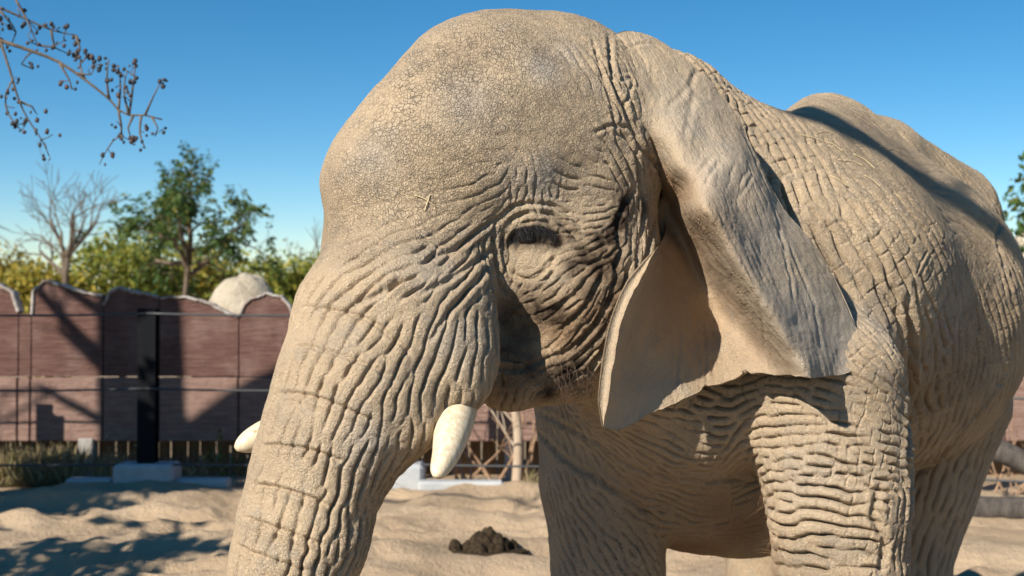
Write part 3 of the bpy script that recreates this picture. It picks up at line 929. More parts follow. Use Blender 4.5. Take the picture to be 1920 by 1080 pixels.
def skin_material():
    b = NB("elephant_skin")
    co = b.coord()
    at = {k: b.n("Attribute", attribute_name=k).outputs["Fac"] for k in ATTR}
    n1, _ = b.noise(co, 3.5, 5, .6)
    n2, c2 = b.noise(co, 14, 5, .65)
    n3, _ = b.noise(co, 60, 4, .7)
    warp = b.n("VectorMath", operation='MULTIPLY_ADD')
    b.set(warp.inputs[0], c2); warp.inputs[1].default_value = (.05, .05, .05); b.set(warp.inputs[2], co)
    wv = warp.outputs[0]
    col = b.mix(b.ramp(n1, .35, .7), (.375, .283, .190), (.465, .350, .230))
    n4, _ = b.noise(co, 1.6, 4, .6)
    col = b.mix(b.math('MULTIPLY', b.ramp(n4, .48, .72), .5), col, (.25, .185, .122))
    col = b.mix(b.math('MULTIPLY', b.ramp(n2, .45, .75), .6), col, (.285, .245, .20))
    col = b.mix(b.math('MULTIPLY', b.ramp(n3, .55, .8), .35), col, (.54, .45, .34))
    col = b.mix(b.math('MULTIPLY', at["grey"], .75), col, (.37, .345, .315))
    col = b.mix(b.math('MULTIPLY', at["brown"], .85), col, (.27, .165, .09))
    so = b.math('MULTIPLY', at["top_shade"], b.ramp(n2, .3, .7, .4, 1.3), True)
    col = b.mix(so, col, (.17, .125, .09))
    stn_shade = b.math('MULTIPLY', at["stain_shade"], b.ramp(n2, .25, .65, .55, 1.35), True)
    col = b.mix(stn_shade, col, (.034, .021, .014))
    vor = b.n("TexVoronoi", feature='DISTANCE_TO_EDGE', i_Vector=wv, i_Scale=56.0)
    vor2 = b.n("TexVoronoi", feature='DISTANCE_TO_EDGE', i_Vector=wv, i_Scale=105.0)
    vor3 = b.n("TexVoronoi", feature='F1', i_Vector=wv, i_Scale=170.0)
    h1 = b.ramp(vor.outputs["Distance"], 0, .075)
    h2 = b.ramp(vor2.outputs["Distance"], 0, .14)
    h3 = b.math('SUBTRACT', 1.0, vor3.outputs["Distance"])
    solid = b.math('SUBTRACT', 1.0, b.math('MULTIPLY', at["thin"], .5))
    seam = b.math('MULTIPLY', b.math('SUBTRACT', 1.0, h1), b.math('MULTIPLY', b.math('MULTIPLY', at["crack"], b.ramp(n1, .35, .65, .2, 1.0)), .5))
    col = b.mix(seam, col, (.20, .135, .08))
    cw = b.math('MULTIPLY', at["crack"], b.ramp(n2, .35, .62, .25, 1.15))
    two = b.ramp(n4, .42, .58)
    hx = b.math('ADD', b.math('MULTIPLY', h1, b.math('SUBTRACT', 1.0, two)), b.math('MULTIPLY', h2, two))
    hh = b.math('MULTIPLY', hx, cw)
    hh = b.math('ADD', hh, b.math('MULTIPLY', h2, b.math('MULTIPLY', solid, .20)))
    hh = b.math('ADD', hh, b.math('MULTIPLY', h3, b.math('MULTIPLY', solid, .42)))
    hh = b.math('ADD', hh, b.math('MULTIPLY', n3, .30))
    nr = b.bump(hh, .0065)
    return b.out(col, .88, nr, .18)


MAT_SKIN = skin_material()
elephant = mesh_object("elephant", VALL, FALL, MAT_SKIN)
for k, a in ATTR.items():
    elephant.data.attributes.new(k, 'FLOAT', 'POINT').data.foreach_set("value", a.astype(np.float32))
tag(elephant, "large tan wrinkled elephant with short tusks and folded ear standing on the sand", "elephant")


# ---- tusks, eye, hair
def tube(pts, rad, n=20, cap=6):
    """smooth tube through 3-D points with radii; rounded far end"""
    pts, rad = np.asarray(pts, float), np.asarray(rad, float)
    t = np.gradient(pts, axis=0)
    t /= np.linalg.norm(t, axis=1, keepdims=True) + 1e-12
    ref = np.array([0.13, 0.2, 0.97]) if abs(t[0] @ UZ) < 0.9 else np.array([0.97, 0.2, 0.1])
    V, F = [], []
    a = np.linspace(0, 2 * np.pi, n, endpoint=False)
    for p, d, r in zip(pts, t, rad):
        x = np.cross(d, ref); x /= np.linalg.norm(x) + 1e-12
        y = np.cross(d, x)
        V.append(p + r * (np.cos(a)[:, None] * x + np.sin(a)[:, None] * y))
    m = len(pts)
    V = np.concatenate(V + [pts[:1], pts[-1:]])
    for i in range(m - 1):
        for j in range(n):
            k = (j + 1) % n
            F.append((i * n + j, i * n + k, (i + 1) * n + k, (i + 1) * n + j))
    for j in range(n):
        k = (j + 1) % n
        F.append((m * n, k, j))
        F.append((m * n + 1, (m - 1) * n + j, (m - 1) * n + k))
    return V, F


def tusk(path, name="tusk"):
    p = np.array([list(P(*q[:3])) + [R(q[3], q[2])] for q in path])
    t = np.linspace(0, 1, len(p))
    tt = np.linspace(0, 1, 40)
    sp = resample(p, 0.008)
    # blunt, rounded end
    V, F = tube(sp[:, :3], sp[:, 3] * .94, 28)
    return V, F


def ivory():
    b = NB("ivory")
    co = b.coord()
    st = b.n("Mapping", i_Vector=co, i_Scale=(30, 30, 6))
    n1, _ = b.noise(st.outputs[0], 3, 5, .6)
    n2, _ = b.noise(co, 18, 5, .7)
    n3, _ = b.noise(co, 70, 4, .7, 1.0)
    col = b.mix(b.ramp(n1, .3, .75), (.70, .60, .44), (.56, .42, .26))
    col = b.mix(b.ramp(n2, .57, .70), col, (.34, .25, .14))
    col = b.mix(b.math('MULTIPLY', b.ramp(n3, .66, .72), .7), col, (.10, .08, .06))
    return b.out(col, .42, b.bump(b.math('ADD', n1, b.math('MULTIPLY', n3, .4)), .0016), .4)


MAT_IVORY = ivory()
V, F = tusk([(866, 690, 4.52, 36), (860, 745, 4.42, 41), (853, 785, 4.32, 40), (845, 820, 4.23, 35), (836, 852, 4.16, 28), (826, 876, 4.11, 21), (820, 889, 4.085, 14), (817, 896, 4.08, 7)])
o = mesh_object("tusk", V, F, MAT_IVORY, elephant)
V, F = tusk([(610, 770, 4.80, 34), (550, 793, 4.73, 33), (500, 814, 4.68, 30), (472, 826, 4.65, 25), (455, 834, 4.635, 18), (446, 839, 4.63, 11), (441, 842, 4.628, 5)])
o2 = mesh_object("tusk", V, F, MAT_IVORY, elephant)
o["label"] = "near tusk, pale ivory with a blunt scuffed tip"
o2["label"] = "far tusk behind the trunk with a dark stained tip"

b = NB("eye_surface")
MAT_EYE = b.out((.018, .011, .008), .12, None, .5)


def ball(c, r, n=24, m=14):
    V, F = [], []
    for i in range(m + 1):
        th = math.pi * i / m
        for j in range(n):
            ph = 2 * math.pi * j / n
            V.append(c + r * np.array([math.sin(th) * math.cos(ph), math.sin(th) * math.sin(ph), math.cos(th)]))
    for i in range(m):
        for j in range(n):
            F.append((i * n + j, (i + 1) * n + j, (i + 1) * n + (j + 1) % n, i * n + (j + 1) % n))
    return np.array(V), F


eye_d = hits([(992, 446)])[1][0]
V, F = ball(P(989, 450, eye_d + 0.030), 0.034)
mesh_object("eye", V, F, MAT_EYE, elephant)

vx, vy, vd = project(VALL)
n_all = vnormals(VALL, FALL)
facing = (n_all * (CAM - VALL)).sum(1) > 0


def skin_pts(px, py, rad=8):
    """nearest visible skin vertices to photo positions"""
    out = []
    for x0, y0 in zip(px, py):
        w = np.nonzero((np.abs(vx - x0) < rad) & (np.abs(vy - y0) < rad) & facing)[0]
        if len(w):
            dmin = vd[w].min()
            w = w[vd[w] < dmin + 0.05]
            out.append(w[np.argmin((vx[w] - x0) ** 2 + (vy[w] - y0) ** 2)])
    return np.array(out, int)


def hair_mesh(name, roots, dirs, lens, r0, mat, droop=0.3, curl=0.25, segs=5):
    V, F = [], []
    k = 0
    for p, d, L in zip(roots, dirs, lens):
        d = d / (np.linalg.norm(d) + 1e-9)
        bend = rng.normal(0, 1, 3); bend -= (bend @ d) * d
        q = p - d * 0.004
        for i in range(segs + 1):
            t = i / segs
            r = r0 * (1 - 0.8 * t)
            x = np.cross(d, [.3, .5, .8]); x /= np.linalg.norm(x) + 1e-9
            y = np.cross(d, x)
            for a in (0, 2.094, 4.189):
                V.append(q + r * (math.cos(a) * x + math.sin(a) * y))
            if i < segs:
                for j in range(3):
                    F.append((k + i * 3 + j, k + i * 3 + (j + 1) % 3, k + i * 3 + 3 + (j + 1) % 3, k + i * 3 + 3 + j))
            q = q + d * L / segs
            d = d + bend * curl / segs - UZ * droop / segs
            d = d / np.linalg.norm(d)
        k += 3 * (segs + 1)
    ob = mesh_object(name, V, F, mat, elephant)
    ob["kind"] = "stuff"
    return ob


MAT_LASH = NB("lash_hair").out((.010, .009, .010), .45)
MAT_HAIR = NB("tan_hair").out((.36, .20, .10), .6)
MAT_DARKHAIR = NB("dark_hair").out((.09, .055, .035), .6)
# eyelashes along the upper lid
n = 270
t = rng.random(n)
lid = np.stack([np.interp(t, [0, .25, .5, .75, 1], [960, 970, 992, 1018, 1040]), np.interp(t, [0, .25, .5, .75, 1], [450, 432, 424, 426, 438])], 1) + rng.normal(0, 2, (n, 2))
w = skin_pts(lid[:, 0], lid[:, 1])
tw = t[:len(w)]
dirs = -FWD * 0.75 - UZ * 0.75 + RGT * rng.normal(0.10, 0.35, (len(w), 1)) + rng.normal(0, .15, (len(w), 3))
hair_mesh("eyelashes", VALL[w] - 0.001 * n_all[w], dirs, rng.uniform(.03, .06, len(w)), .0009, MAT_LASH, droop=.7)
# tufts in the ear opening
n = 150
yy = rng.uniform(300, 425, n)
xx = np.interp(yy, [300, 340, 380, 425], [1238, 1256, 1262, 1262]) + rng.normal(0, 7, n)
w = skin_pts(xx, yy)
dirs = RGT * 1.0 - FWD * 0.5 + UZ * rng.normal(-.15, .35, (len(w), 1)) + rng.normal(0, .25, (len(w), 3))
hair_mesh("ear_hair", VALL[w], dirs, rng.uniform(.03, .085, len(w)), .0009, MAT_HAIR, droop=.4, curl=.6)
n = 90
w = skin_pts(rng.normal(1072, 26, n), rng.normal(708, 16, n))
hair_mesh("chin_hair", VALL[w], n_all[w] * .6 - UZ * .8 + rng.normal(0, .35, (len(w), 3)), rng.uniform(.03, .10, len(w)), .0008, MAT_DARKHAIR, curl=.5)
n = 160
w = skin_pts(rng.uniform(1330, 1470, n), rng.uniform(925, 1070, n))
hair_mesh("chest_hair", VALL[w], n_all[w] * .6 - UZ * .7 + rng.normal(0, .35, (len(w), 3)), rng.uniform(.03, .09, len(w)), .0005, MAT_HAIR, curl=.6)
n = 70
w = skin_pts(rng.uniform(1010, 1180, n), np.full(n, 40.0) + rng.uniform(-20, 20, n), 14)
hair_mesh("crown_hair", VALL[w], n_all[w] * .5 + UZ * .6 + rng.normal(0, .3, (len(w), 3)), rng.uniform(.012, .03, len(w)), .0006, MAT_DARKHAIR)
n = 46
w = skin_pts(rng.uniform(640, 740, n), rng.uniform(830, 1060, n))
hair_mesh("trunk_hair", VALL[w], n_all[w] * .9 + RGT * .5 - UZ * .2 + rng.normal(0, .3, (len(w), 3)), rng.uniform(.02, .055, len(w)), .0006, MAT_DARKHAIR, curl=.5)


# ------------------------------------------------------------------ ground
def sand_material():
    b = NB("sand")
    co = b.coord()
    n1, _ = b.noise(co, 1.1, 5, .6)
    n2, _ = b.noise(co, 9, 6, .7)
    n3, _ = b.noise(co, 55, 4, .7)
    col = b.mix(b.ramp(n1, .3, .7), (.38, .275, .178), (.47, .35, .235))
    col = b.mix(b.math('MULTIPLY', b.ramp(n2, .5, .75), .4), col, (.42, .30, .19))
    col = b.mix(b.math('MULTIPLY', b.ramp(n3, .62, .75), .5), col, (.30, .21, .13))
    hh = b.math('ADD', b.math('MULTIPLY', n2, 1.0), b.math('MULTIPLY', n3, .35))
    return b.out(col, .95, b.bump(hh, .05), .1)


MAT_SAND = sand_material()
gx = np.r_[np.linspace(-400, -14, 10)[:-1], np.linspace(-14, 12, 400), np.linspace(12, 400, 10)[1:]]
gy = np.r_[np.linspace(-60, 2, 6)[:-1], np.linspace(2, 14.4, 260), np.linspace(14.4, 30, 30)[1:], np.linspace(30, 900, 12)[1:]]
X, Y = np.meshgrid(gx, gy)
gp = np.stack([X.ravel(), Y.ravel(), 0 * X.ravel()], 1)
near = np.exp(-(np.maximum(np.abs(gp[:, 1] - 9) - 4.9, 0) / .25) ** 2) * (np.abs(gp[:, 0]) < 13)
hgt = vnoise(gp * [0.55, 1.5, 1], 1.0, 51, 2) * .15 + (.5 - np.abs(vnoise(gp * [.6, 1.5, 1], 1.5, 52, 2))) * .17 + vnoise(gp, 5, 54, 2) * .045 + vnoise(gp, 13, 53, 2) * .010
for _ in range(130):                                 # trodden hollows
    c = np.array([rng.uniform(-6, 6), rng.uniform(6.5, 13.4)])
    rr = rng.uniform(.12, .26)
    q = ((gp[:, :2] - c) ** 2).sum(1) / rr ** 2
    hgt += np.where(q < 9, -.05 * np.exp(-q * 1.4) + .022 * np.exp(-(np.sqrt(q) - 1.35) ** 2 * 5), 0)
under = np.exp(-((gp[:, 0] - 0.8) ** 2 / 6 + (gp[:, 1] - 5.5) ** 2 / 6))
gp[:, 2] = near * hgt * (1 - .8 * under) - .004
gi = np.arange(len(gp)).reshape(len(gy), len(gx))
gf = np.stack([gi[:-1, :-1], gi[:-1, 1:], gi[1:, 1:], gi[1:, :-1]], -1).reshape(-1, 4)
ground = tag(mesh_object("ground", gp, gf, MAT_SAND), kind="structure")
GXs, GYs, GH = gx, gy, gp[:, 2].reshape(len(gy), len(gx))


def gz(x, y):
    i = np.clip(np.searchsorted(GXs, x), 1, len(GXs) - 1)
    j = np.clip(np.searchsorted(GYs, y), 1, len(GYs) - 1)
    return float(GH[j, i])


# unseen dark paving around the camera, added to cut light bounced onto the elephant
b = NB("bounce_cut_paving")
n1, _ = b.noise(b.coord(), 1.2, 5, .6)
n2, _ = b.noise(b.coord(), 90, 3, .7)
MAT_BOUNCE_CUT = b.out(b.mix(b.ramp(n1, .35, .7), (.045, .045, .047), (.065, .063, .060)), .9, b.bump(n2, .004))
px_, py_ = np.meshgrid(np.linspace(-40, 40, 9), np.linspace(-30, 2.6, 5))
pi_ = np.arange(45).reshape(5, 9)
bounce_cut_ob = mesh_object("bounce_cut_path", np.stack([px_.ravel(), py_.ravel(), 0 * px_.ravel() + .004], 1), np.stack([pi_[:-1, :-1], pi_[:-1, 1:], pi_[1:, 1:], pi_[1:, :-1]], -1).reshape(-1, 4), MAT_BOUNCE_CUT)
tag(bounce_cut_ob, kind="structure")

# ------------------------------------------------------------------ solid builders
def box(c, size, bevel=0.0, rz=0.0):
    """bevelled box as verts, faces (own centre at c)"""
    hx, hy, hz = np.array(size) / 2
    b_ = min(bevel, .45 * min(size))
    V, F = [], []
    for sx in (-1, 1):
        for sy in (-1, 1):
            for sz in (-1, 1):
                V += [(sx * (hx - b_), sy * (hy - b_), sz * hz), (sx * (hx - b_), sy * hy, sz * (hz - b_)), (sx * hx, sy * (hy - b_), sz * (hz - b_))]
    import bmesh as _b
    bm = _b.new()
    for p in V:
        bm.verts.new(p)
    _b.ops.convex_hull(bm, input=bm.verts)
    _b.ops.dissolve_limit(bm, angle_limit=.01, verts=bm.verts, edges=bm.edges)
    bm.verts.index_update()
    V = np.array([x.co[:] for x in bm.verts])
    F = [[x.index for x in q.verts] for q in bm.faces]
    bm.free()
    ca, sa = math.cos(rz), math.sin(rz)
    V = V @ np.array([[ca, sa, 0], [-sa, ca, 0], [0, 0, 1]])
    return V + np.asarray(c, float), F


def prism(poly, y0, y1, rough=0.0):
    """outline in x,z extruded from y0 to y1"""
    n = len(poly)
    V = [(x, y0, z) for x, z in poly] + [(x, y1, z) for x, z in poly]
    F = [list(range(n))[::1], list(range(2 * n - 1, n - 1, -1))] + [[(i + 1) % n, i, i + n, (i + 1) % n + n] for i in range(n)]
    return np.array(V), F


# ------------------------------------------------------------------ fence of posts and cables
def concrete():
    b = NB("concrete")
    co = b.coord()
    n1, _ = b.noise(co, 5, 6, .65)
    n2, _ = b.noise(co, 60, 4, .7)
    col = b.mix(b.ramp(n1, .3, .7), (.36, .37, .38), (.46, .46, .45))
    col = b.mix(b.math('MULTIPLY', b.ramp(n2, .6, .75), .4), col, (.22, .21, .20))
    return b.out(col, .9, b.bump(b.math('ADD', n1, n2), .01), .2)


def painted_steel():
    b = NB("dark_steel")
    n1, _ = b.noise(b.coord(), 20, 5, .6)
    col = b.mix(b.ramp(n1, .4, .7), (.004, .005, .007), (.007, .007, .009))
    return b.out(col, .75, b.bump(n1, .002), .12)


MAT_CONC, MAT_STEEL = concrete(), painted_steel()
MAT_CABLE = NB("cable_steel").out((.05, .052, .055), .5, None, .4)
POSTS = [(-8.37, 13.9), (-5.96, 13.9), (-3.55, 13.9), (-1.14, 13.9), (1.27, 13.7), (3.60, 12.9), (5.75, 11.9)]
fence = empty("cable_fence", (-3.55, 13.9, 0))
tag(fence, "low fence of dark steel posts in concrete blocks strung with steel cables", "fence")
FO = np.array([-3.55, 13.9, 0])
for x, y in POSTS:
    V, F = box((0, 0, .145), (.58, .42, .33), .035)
    mesh_object("concrete_base", V + [x, y, 0] - FO, F, MAT_CONC, fence, smooth=False)
    # wide-flange post, one rolled profile
    w2, h2, tf, tw = .086, .082, .007, .006
    prof = [(-w2, -h2), (w2, -h2), (w2, -h2 + 2 * tf), (tw, -h2 + 2 * tf), (tw, h2 - 2 * tf), (w2, h2 - 2 * tf), (w2, h2), (-w2, h2), (-w2, h2 - 2 * tf), (-tw, h2 - 2 * tf), (-tw, -h2 + 2 * tf), (-w2, -h2 + 2 * tf)]
    n12 = len(prof)
    V = np.array([(x + a_, y + b_, z_) for z_ in (.25, 1.81) for a_, b_ in prof])
    F = [list(range(n12 - 1, -1, -1)), list(range(n12, 2 * n12))] + [[i, (i + 1) % n12, (i + 1) % n12 + n12, i + n12] for i in range(n12)]
    mesh_object("post", V - FO, F, MAT_STEEL, fence, smooth=False)
for z, sag in ((1.765, .022), (1.035, .02), (.305, .012)):
    for (xa, ya), (xb, yb) in zip(POSTS[:-1], POSTS[1:]):
        t = np.linspace(0, 1, 16)
        pts = np.stack([xa + (xb - xa) * t, ya + (yb - ya) * t - .088, z - sag * 4 * t * (1 - t)], 1)
        V, F = tube(pts, np.full(16, .011), 8)
        mesh_object("cable", V - FO, F, MAT_CABLE, fence)

# low kerb stones and timbers along the fence
KERB = [((130, 216), 13.95, MAT_CONC, "kerb_stone", "pale concrete kerb stone beside the near post's block"), ((334, 432), 13.85, MAT_CONC, "kerb_stone", "concrete kerb stone between block and elephant trunk"),
        ((785, 944), 13.55, MAT_CONC, "kerb_stone", "shaded concrete kerb stone below the bare shrub")]
for (xa, xb), d, m_, nm, lab in KERB:
    x0, x1 = (xa - CX) / FPX * d, (xb - CX) / FPX * d
    V, F = box((0, 0, .03), (x1 - x0, .22, .13), .02)
    o = mesh_object(nm, V, F, m_, smooth=False)
    o.location = ((x0 + x1) / 2, d, gz((x0 + x1) / 2, d) * .5 + .01)
    tag(o, lab, "kerb", "kerb stones along the fence")


def bark(name, a, c):
    b = NB(name)
    co = b.coord()
    st = b.n("Mapping", i_Vector=co, i_Scale=(1, 1, .25))
    n1, _ = b.noise(st.outputs[0], 16, 6, .7)
    n2, _ = b.noise(co, 3, 4, .6)
    col = b.mix(b.ramp(n1, .35, .7), a, c)
    col = b.mix(b.math('MULTIPLY', b.ramp(n2, .5, .8), .4), col, tuple(x * .6 for x in a))
    return b.out(col, .92, b.bump(n1, .02), .15)


MAT_LOG = bark("old_log_wood", (.06, .052, .046), (.12, .10, .085))
MAT_BARK = bark("tree_bark", (.10, .075, .055), (.17, .13, .095))
MAT_PALEBARK = bark("pale_sapling_bark", (.36, .27, .19), (.50, .40, .30))
MAT_TWIG = bark("reddish_twig_bark", (.26, .16, .10), (.38, .25, .16))


def log_tube(a, b_, r, name, label, group=None):
    t = np.linspace(0, 1, 26)
    a, b_ = np.array(a, float), np.array(b_, float)
    pts = a + (b_ - a) * t[:, None]
    rad = r * (1 + .05 * np.sin(t * 17) + .04 * rng.normal(0, 1, 26))
    rad[0] *= .93; rad[-1] *= .93
    V, F = tube(pts - a, rad, 26)
    V = V + np.stack([vnoise(V + a, 14, 60 + k, 2) for k in range(3)], 1) * .012
    o = mesh_object(name, V, F, MAT_LOG)
    o.location = tuple(a)
    return tag(o, label, "log", group)


log_tube((3.2, 12.0, .12), (6.2, 11.6, .12), .12, "fallen_log", "thick grey log lying on the sand behind the elephant's hind leg")
log_tube((4.15, 12.75, .62), (5.6, 12.3, -.05), .105, "leaning_pole", "dark round pole leaning down behind the thick grey log")
log_tube((-.07, 13.45, .05), (.36, 13.42, .05), .085, "short_log", "short dark log at the end of the shaded kerb")


# dung heap
def dung():
    n = 90
    gu, gv = np.meshgrid(np.linspace(-1, 1, n), np.linspace(-1, 1, n))
    p = np.stack([gu.ravel() * .30, gv.ravel() * .19, 0 * gu.ravel()], 1)
    r = np.sqrt(gu.ravel() ** 2 + gv.ravel() ** 2)
    base = np.clip(1 - r, 0, 1)
    h = -.012 + .03 * base
    for i in range(46):
        a, rr = rng.uniform(0, 6.28), abs(rng.normal(0, .42))
        c = np.array([math.cos(a) * rr * .28, math.sin(a) * rr * .17])
        q = rng.uniform(.025, .055)
        top = q * rng.uniform(.9, 1.5) + .11 * max(0, 1 - rr * 1.5)
        d2 = ((p[:, :2] - c) ** 2).sum(1) / q ** 2
        h = np.maximum(h, top * np.sqrt(np.clip(1 - d2, 0, 1)))
    p[:, 2] = h + vnoise(p, 55, 71, 3) * .016 * (h > .02) - .02 * (base < .05) - .006
    ii_ = np.arange(n * n).reshape(n, n)
    return p, np.stack([ii_[:-1, :-1], ii_[:-1, 1:], ii_[1:, 1:], ii_[1:, :-1]], -1).reshape(-1, 4)


b = NB("dung_matter")
n1, _ = b.noise(b.coord(), 40, 5, .7)
MAT_DUNG = b.out(b.mix(b.ramp(n1, .35, .7), (.022, .016, .011), (.07, .048, .028)), .95, b.bump(n1, .02), .1)
V, F = dung()
o = mesh_object("dung_heap", V, F, MAT_DUNG)
g_ = ground_at(915, 1040)
o.location = (g_[0], g_[1], gz(g_[0], g_[1]))
tag(o, "small heap of dark crumbly dung on the open sand", "dung")


# ------------------------------------------------------------------ brown wall with an uneven top
def wall_material():
    b = NB("brown_wall_surface")
    co = b.coord()
    st = b.n("Mapping", i_Vector=co, i_Scale=(1, 1, 9))
    n1, _ = b.noise(st.outputs[0], 3.5, 6, .7)
    n2, _ = b.noise(co, 2.2, 5, .6)
    n3, _ = b.noise(co, 26, 5, .75)
    col = b.mix(b.ramp(n1, .3, .7), (.105, .055, .045), (.18, .10, .082))
    col = b.mix(b.math('MULTIPLY', b.ramp(n2, .45, .75), .5), col, (.30, .20, .17))
    col = b.mix(b.math('MULTIPLY', b.ramp(n3, .6, .72), .5), col, (.42, .33, .29))
    return b.out(col, .92, b.bump(b.math('ADD', n1, b.math('MULTIPLY', n3, .6)), .03), .12)


def wall_low_material():
    b = NB("pinkish_wall_surface")
    co = b.coord()
    st = b.n("Mapping", i_Vector=co, i_Scale=(1, 1, 8))
    n1, _ = b.noise(st.outputs[0], 3, 6, .7)
    n2, _ = b.noise(co, 7, 5, .7)
    col = b.mix(b.ramp(n1, .3, .7), (.19, .115, .092), (.29, .19, .155))
    col = b.mix(b.math('MULTIPLY', b.ramp(n2, .5, .72), .45), col, (.17, .10, .08))
    return b.out(col, .92, b.bump(b.math('ADD', n1, n2), .025), .12)


MAT_WALL, MAT_WALL2 = wall_material(), wall_low_material()
b = NB("pale_cut_edge")
n1, _ = b.noise(b.coord(), 12, 5, .7)
MAT_EDGE = b.out(b.mix(b.ramp(n1, .35, .65), (.46, .42, .38), (.24, .18, .15)), .9, b.bump(n1, .02))
WD = 15.2
wall = empty("brown_wall", ((200 - CX) / FPX * WD, WD, 0.4))
WO = np.array(wall.location[:])
tag(wall, "brown slab wall with an uneven pale-edged top behind the fence", "wall")


def wx(px, d=WD):
    return (px - CX) / FPX * d


def wz(py, d=WD):
    return CAMH + (600 - py) / FPX * d


def edge_strip(pts, y0, w, name, parent, o):
    """pale raised lip along the top outline"""
    pts = np.asarray(pts)
    tq = np.linspace(0, 1, len(pts))
    q = np.stack([np.interp(np.linspace(0, 1, 40), tq, pts[:, k]) for k in (0, 1)], 1)
    q = q + np.stack([0 * q[:, 0], .006 * rng.normal(0, 1, len(q))], 1)
    n = len(q)
    V, F = [], []
    for i, (x, z) in enumerate(q):
        a = q[min(i + 1, n - 1)] - q[max(i - 1, 0)]
        a = np.array([-a[1], a[0]]) / (np.linalg.norm(a) + 1e-9)
        up = a if a[1] >= 0 else -a
        ww = w * (1 + .35 * rng.normal(0, 1) * .5)
        for dy, du in ((-.02, -ww), (-.02, .012), (.17, .012), (.17, -ww)):
            V.append((x + up[0] * du, y0 + dy, z + up[1] * du))
    for i in range(n - 1):
        for k in range(4):
            F.append((i * 4 + k, i * 4 + (k + 1) % 4, i * 4 + 4 + (k + 1) % 4, i * 4 + 4 + k))
    return mesh_object(name, np.array(V) - o, F, MAT_EDGE, parent)


# upper slabs: top outline in photo pixels; the wall runs on past both ends
TOPS = [([(-330, 560), (-250, 535), (-170, 552), (-118, 560)], True), ([(-116, 570), (-60, 530), (-10, 532), (22, 548), (34, 584)], True), ([(36, 588), (58, 588)], False),
        ([(60, 586), (62, 546), (84, 526), (120, 536), (150, 547), (193, 556)], True), ([(195, 572), (206, 546), (222, 540), (262, 550), (298, 557)], True),
        ([(300, 560), (340, 555), (372, 562), (400, 573), (432, 590), (447, 593)], True), ([(449, 592), (458, 572), (470, 560), (500, 550), (526, 556), (543, 574), (552, 604)], True)]
for k in list(range(-11, -4)) + list(range(14)):
    x0 = 554 + k * 190 - (0 if k >= 0 else 32)
    hgt_ = [604, 560, 548, 566][k % 4]
    TOPS.append(([(x0, 600), (x0 + 30, hgt_ + 6), (x0 + 90, hgt_), (x0 + 188, 590)], True))
for tp, lip in TOPS:
    pts = [(wx(x), wz(y)) for x, y in tp]
    zs = wz(706)
    poly = [(pts[0][0] + .002, zs + .003)] + pts + [(pts[-1][0] - .002, zs + .003)]
    V, F = prism(poly, WD, WD + .15)
    slab = mesh_object("wall_slab", V - WO, F, MAT_WALL, wall, smooth=False)
    if lip:
        e = edge_strip(np.array(pts), WD, .012, "cut_edge", slab, WO)
    xa, xb = pts[0][0], pts[-1][0]
    V, F = box(((xa + xb) / 2, WD + .06, (wz(708) + wz(827)) / 2), (xb - xa - .004, .15, wz(708) - wz(827)), .012)
    mesh_object("wall_plank", V - WO, F, MAT_WALL2, wall, smooth=False)

MAT_WOOD = bark("weathered_board", (.15, .095, .055), (.26, .17, .10))
MAT_GREYPOST = bark("grey_post_wood", (.26, .24, .215), (.38, .36, .33))
for px in (-1300, -1000, -700, -420, -180, 165, 560, 760, 960, 1160, 1360, 1560, 1760, 1960, 2200, 2450, 2700, 2950, 3150):
    V, F = box((wx(px), WD + .02, .2), (.16, .16, .48), .012)
    mesh_object("support_post", V - WO, F, MAT_GREYPOST, wall, smooth=False)
V, F = box((wx(163), WD - .22, .1), (.20, .18, .26), .02)
o = mesh_object("pale_block", V, F, NB("pale_block_paint").out((.62, .60, .56), .9), smooth=False)
tag(o, "small white block standing in the dry grass below the wall", "block")
# boards closing the gap below the wall, set back in its shade
boards = empty("board_skirt", (wx(200), WD + .5, 0))
BO = np.array(boards.location[:])
tag(boards, "dark skirting of upright brown boards under the raised wall", "boards")
x = -14.0
while x < 13.0:
    w0 = rng.uniform(.13, .2)
    V, F = box((x + w0 / 2, WD + .5 + rng.uniform(-.01, .01), .24), (w0 - .012, .03, .56 + rng.uniform(-.03, .02)), .004)
    mesh_object("board", V - BO, F, MAT_WOOD, boards, smooth=False)
    x += w0


# ------------------------------------------------------------------ boulders
def boulder(c, size, name, label, mat, seed):
    V, F = ball(np.zeros(3), 1.0, 64, 40)
    V = V * (1 + .12 * vnoise(V, 1.4, seed, 3) + .04 * vnoise(V, 5, seed + 1, 2))[:, None] * np.array(size)
    o = mesh_object(name, V, F, mat)
    o.location = tuple(c)
    return tag(o, label, "boulder", None)


def rock_material():
    b = NB("tan_rock")
    co = b.coord()
    n1, _ = b.noise(co, 2.5, 6, .65)
    n2, _ = b.noise(co, 14, 5, .7)
    col = b.mix(b.ramp(n1, .3, .7), (.36, .30, .22), (.50, .43, .33))
    col = b.mix(b.math('MULTIPLY', b.ramp(n2, .55, .75), .4), col, (.24, .19, .14))
    return b.out(col, .92, b.bump(b.math('ADD', n1, n2), .05), .12)


MAT_ROCK = rock_material()
boulder((wx(458, 16.6), 16.6, 1.25), (.58, .55, 1.0), "boulder", "rounded tan boulder rising behind the wall's uneven top", MAT_ROCK, 80)
boulder((wx(1975, 24), 24, 1.4), (1.05, 1.0, 2.15), "boulder", "tall greyish rock beyond the elephant's rump", MAT_ROCK, 84)


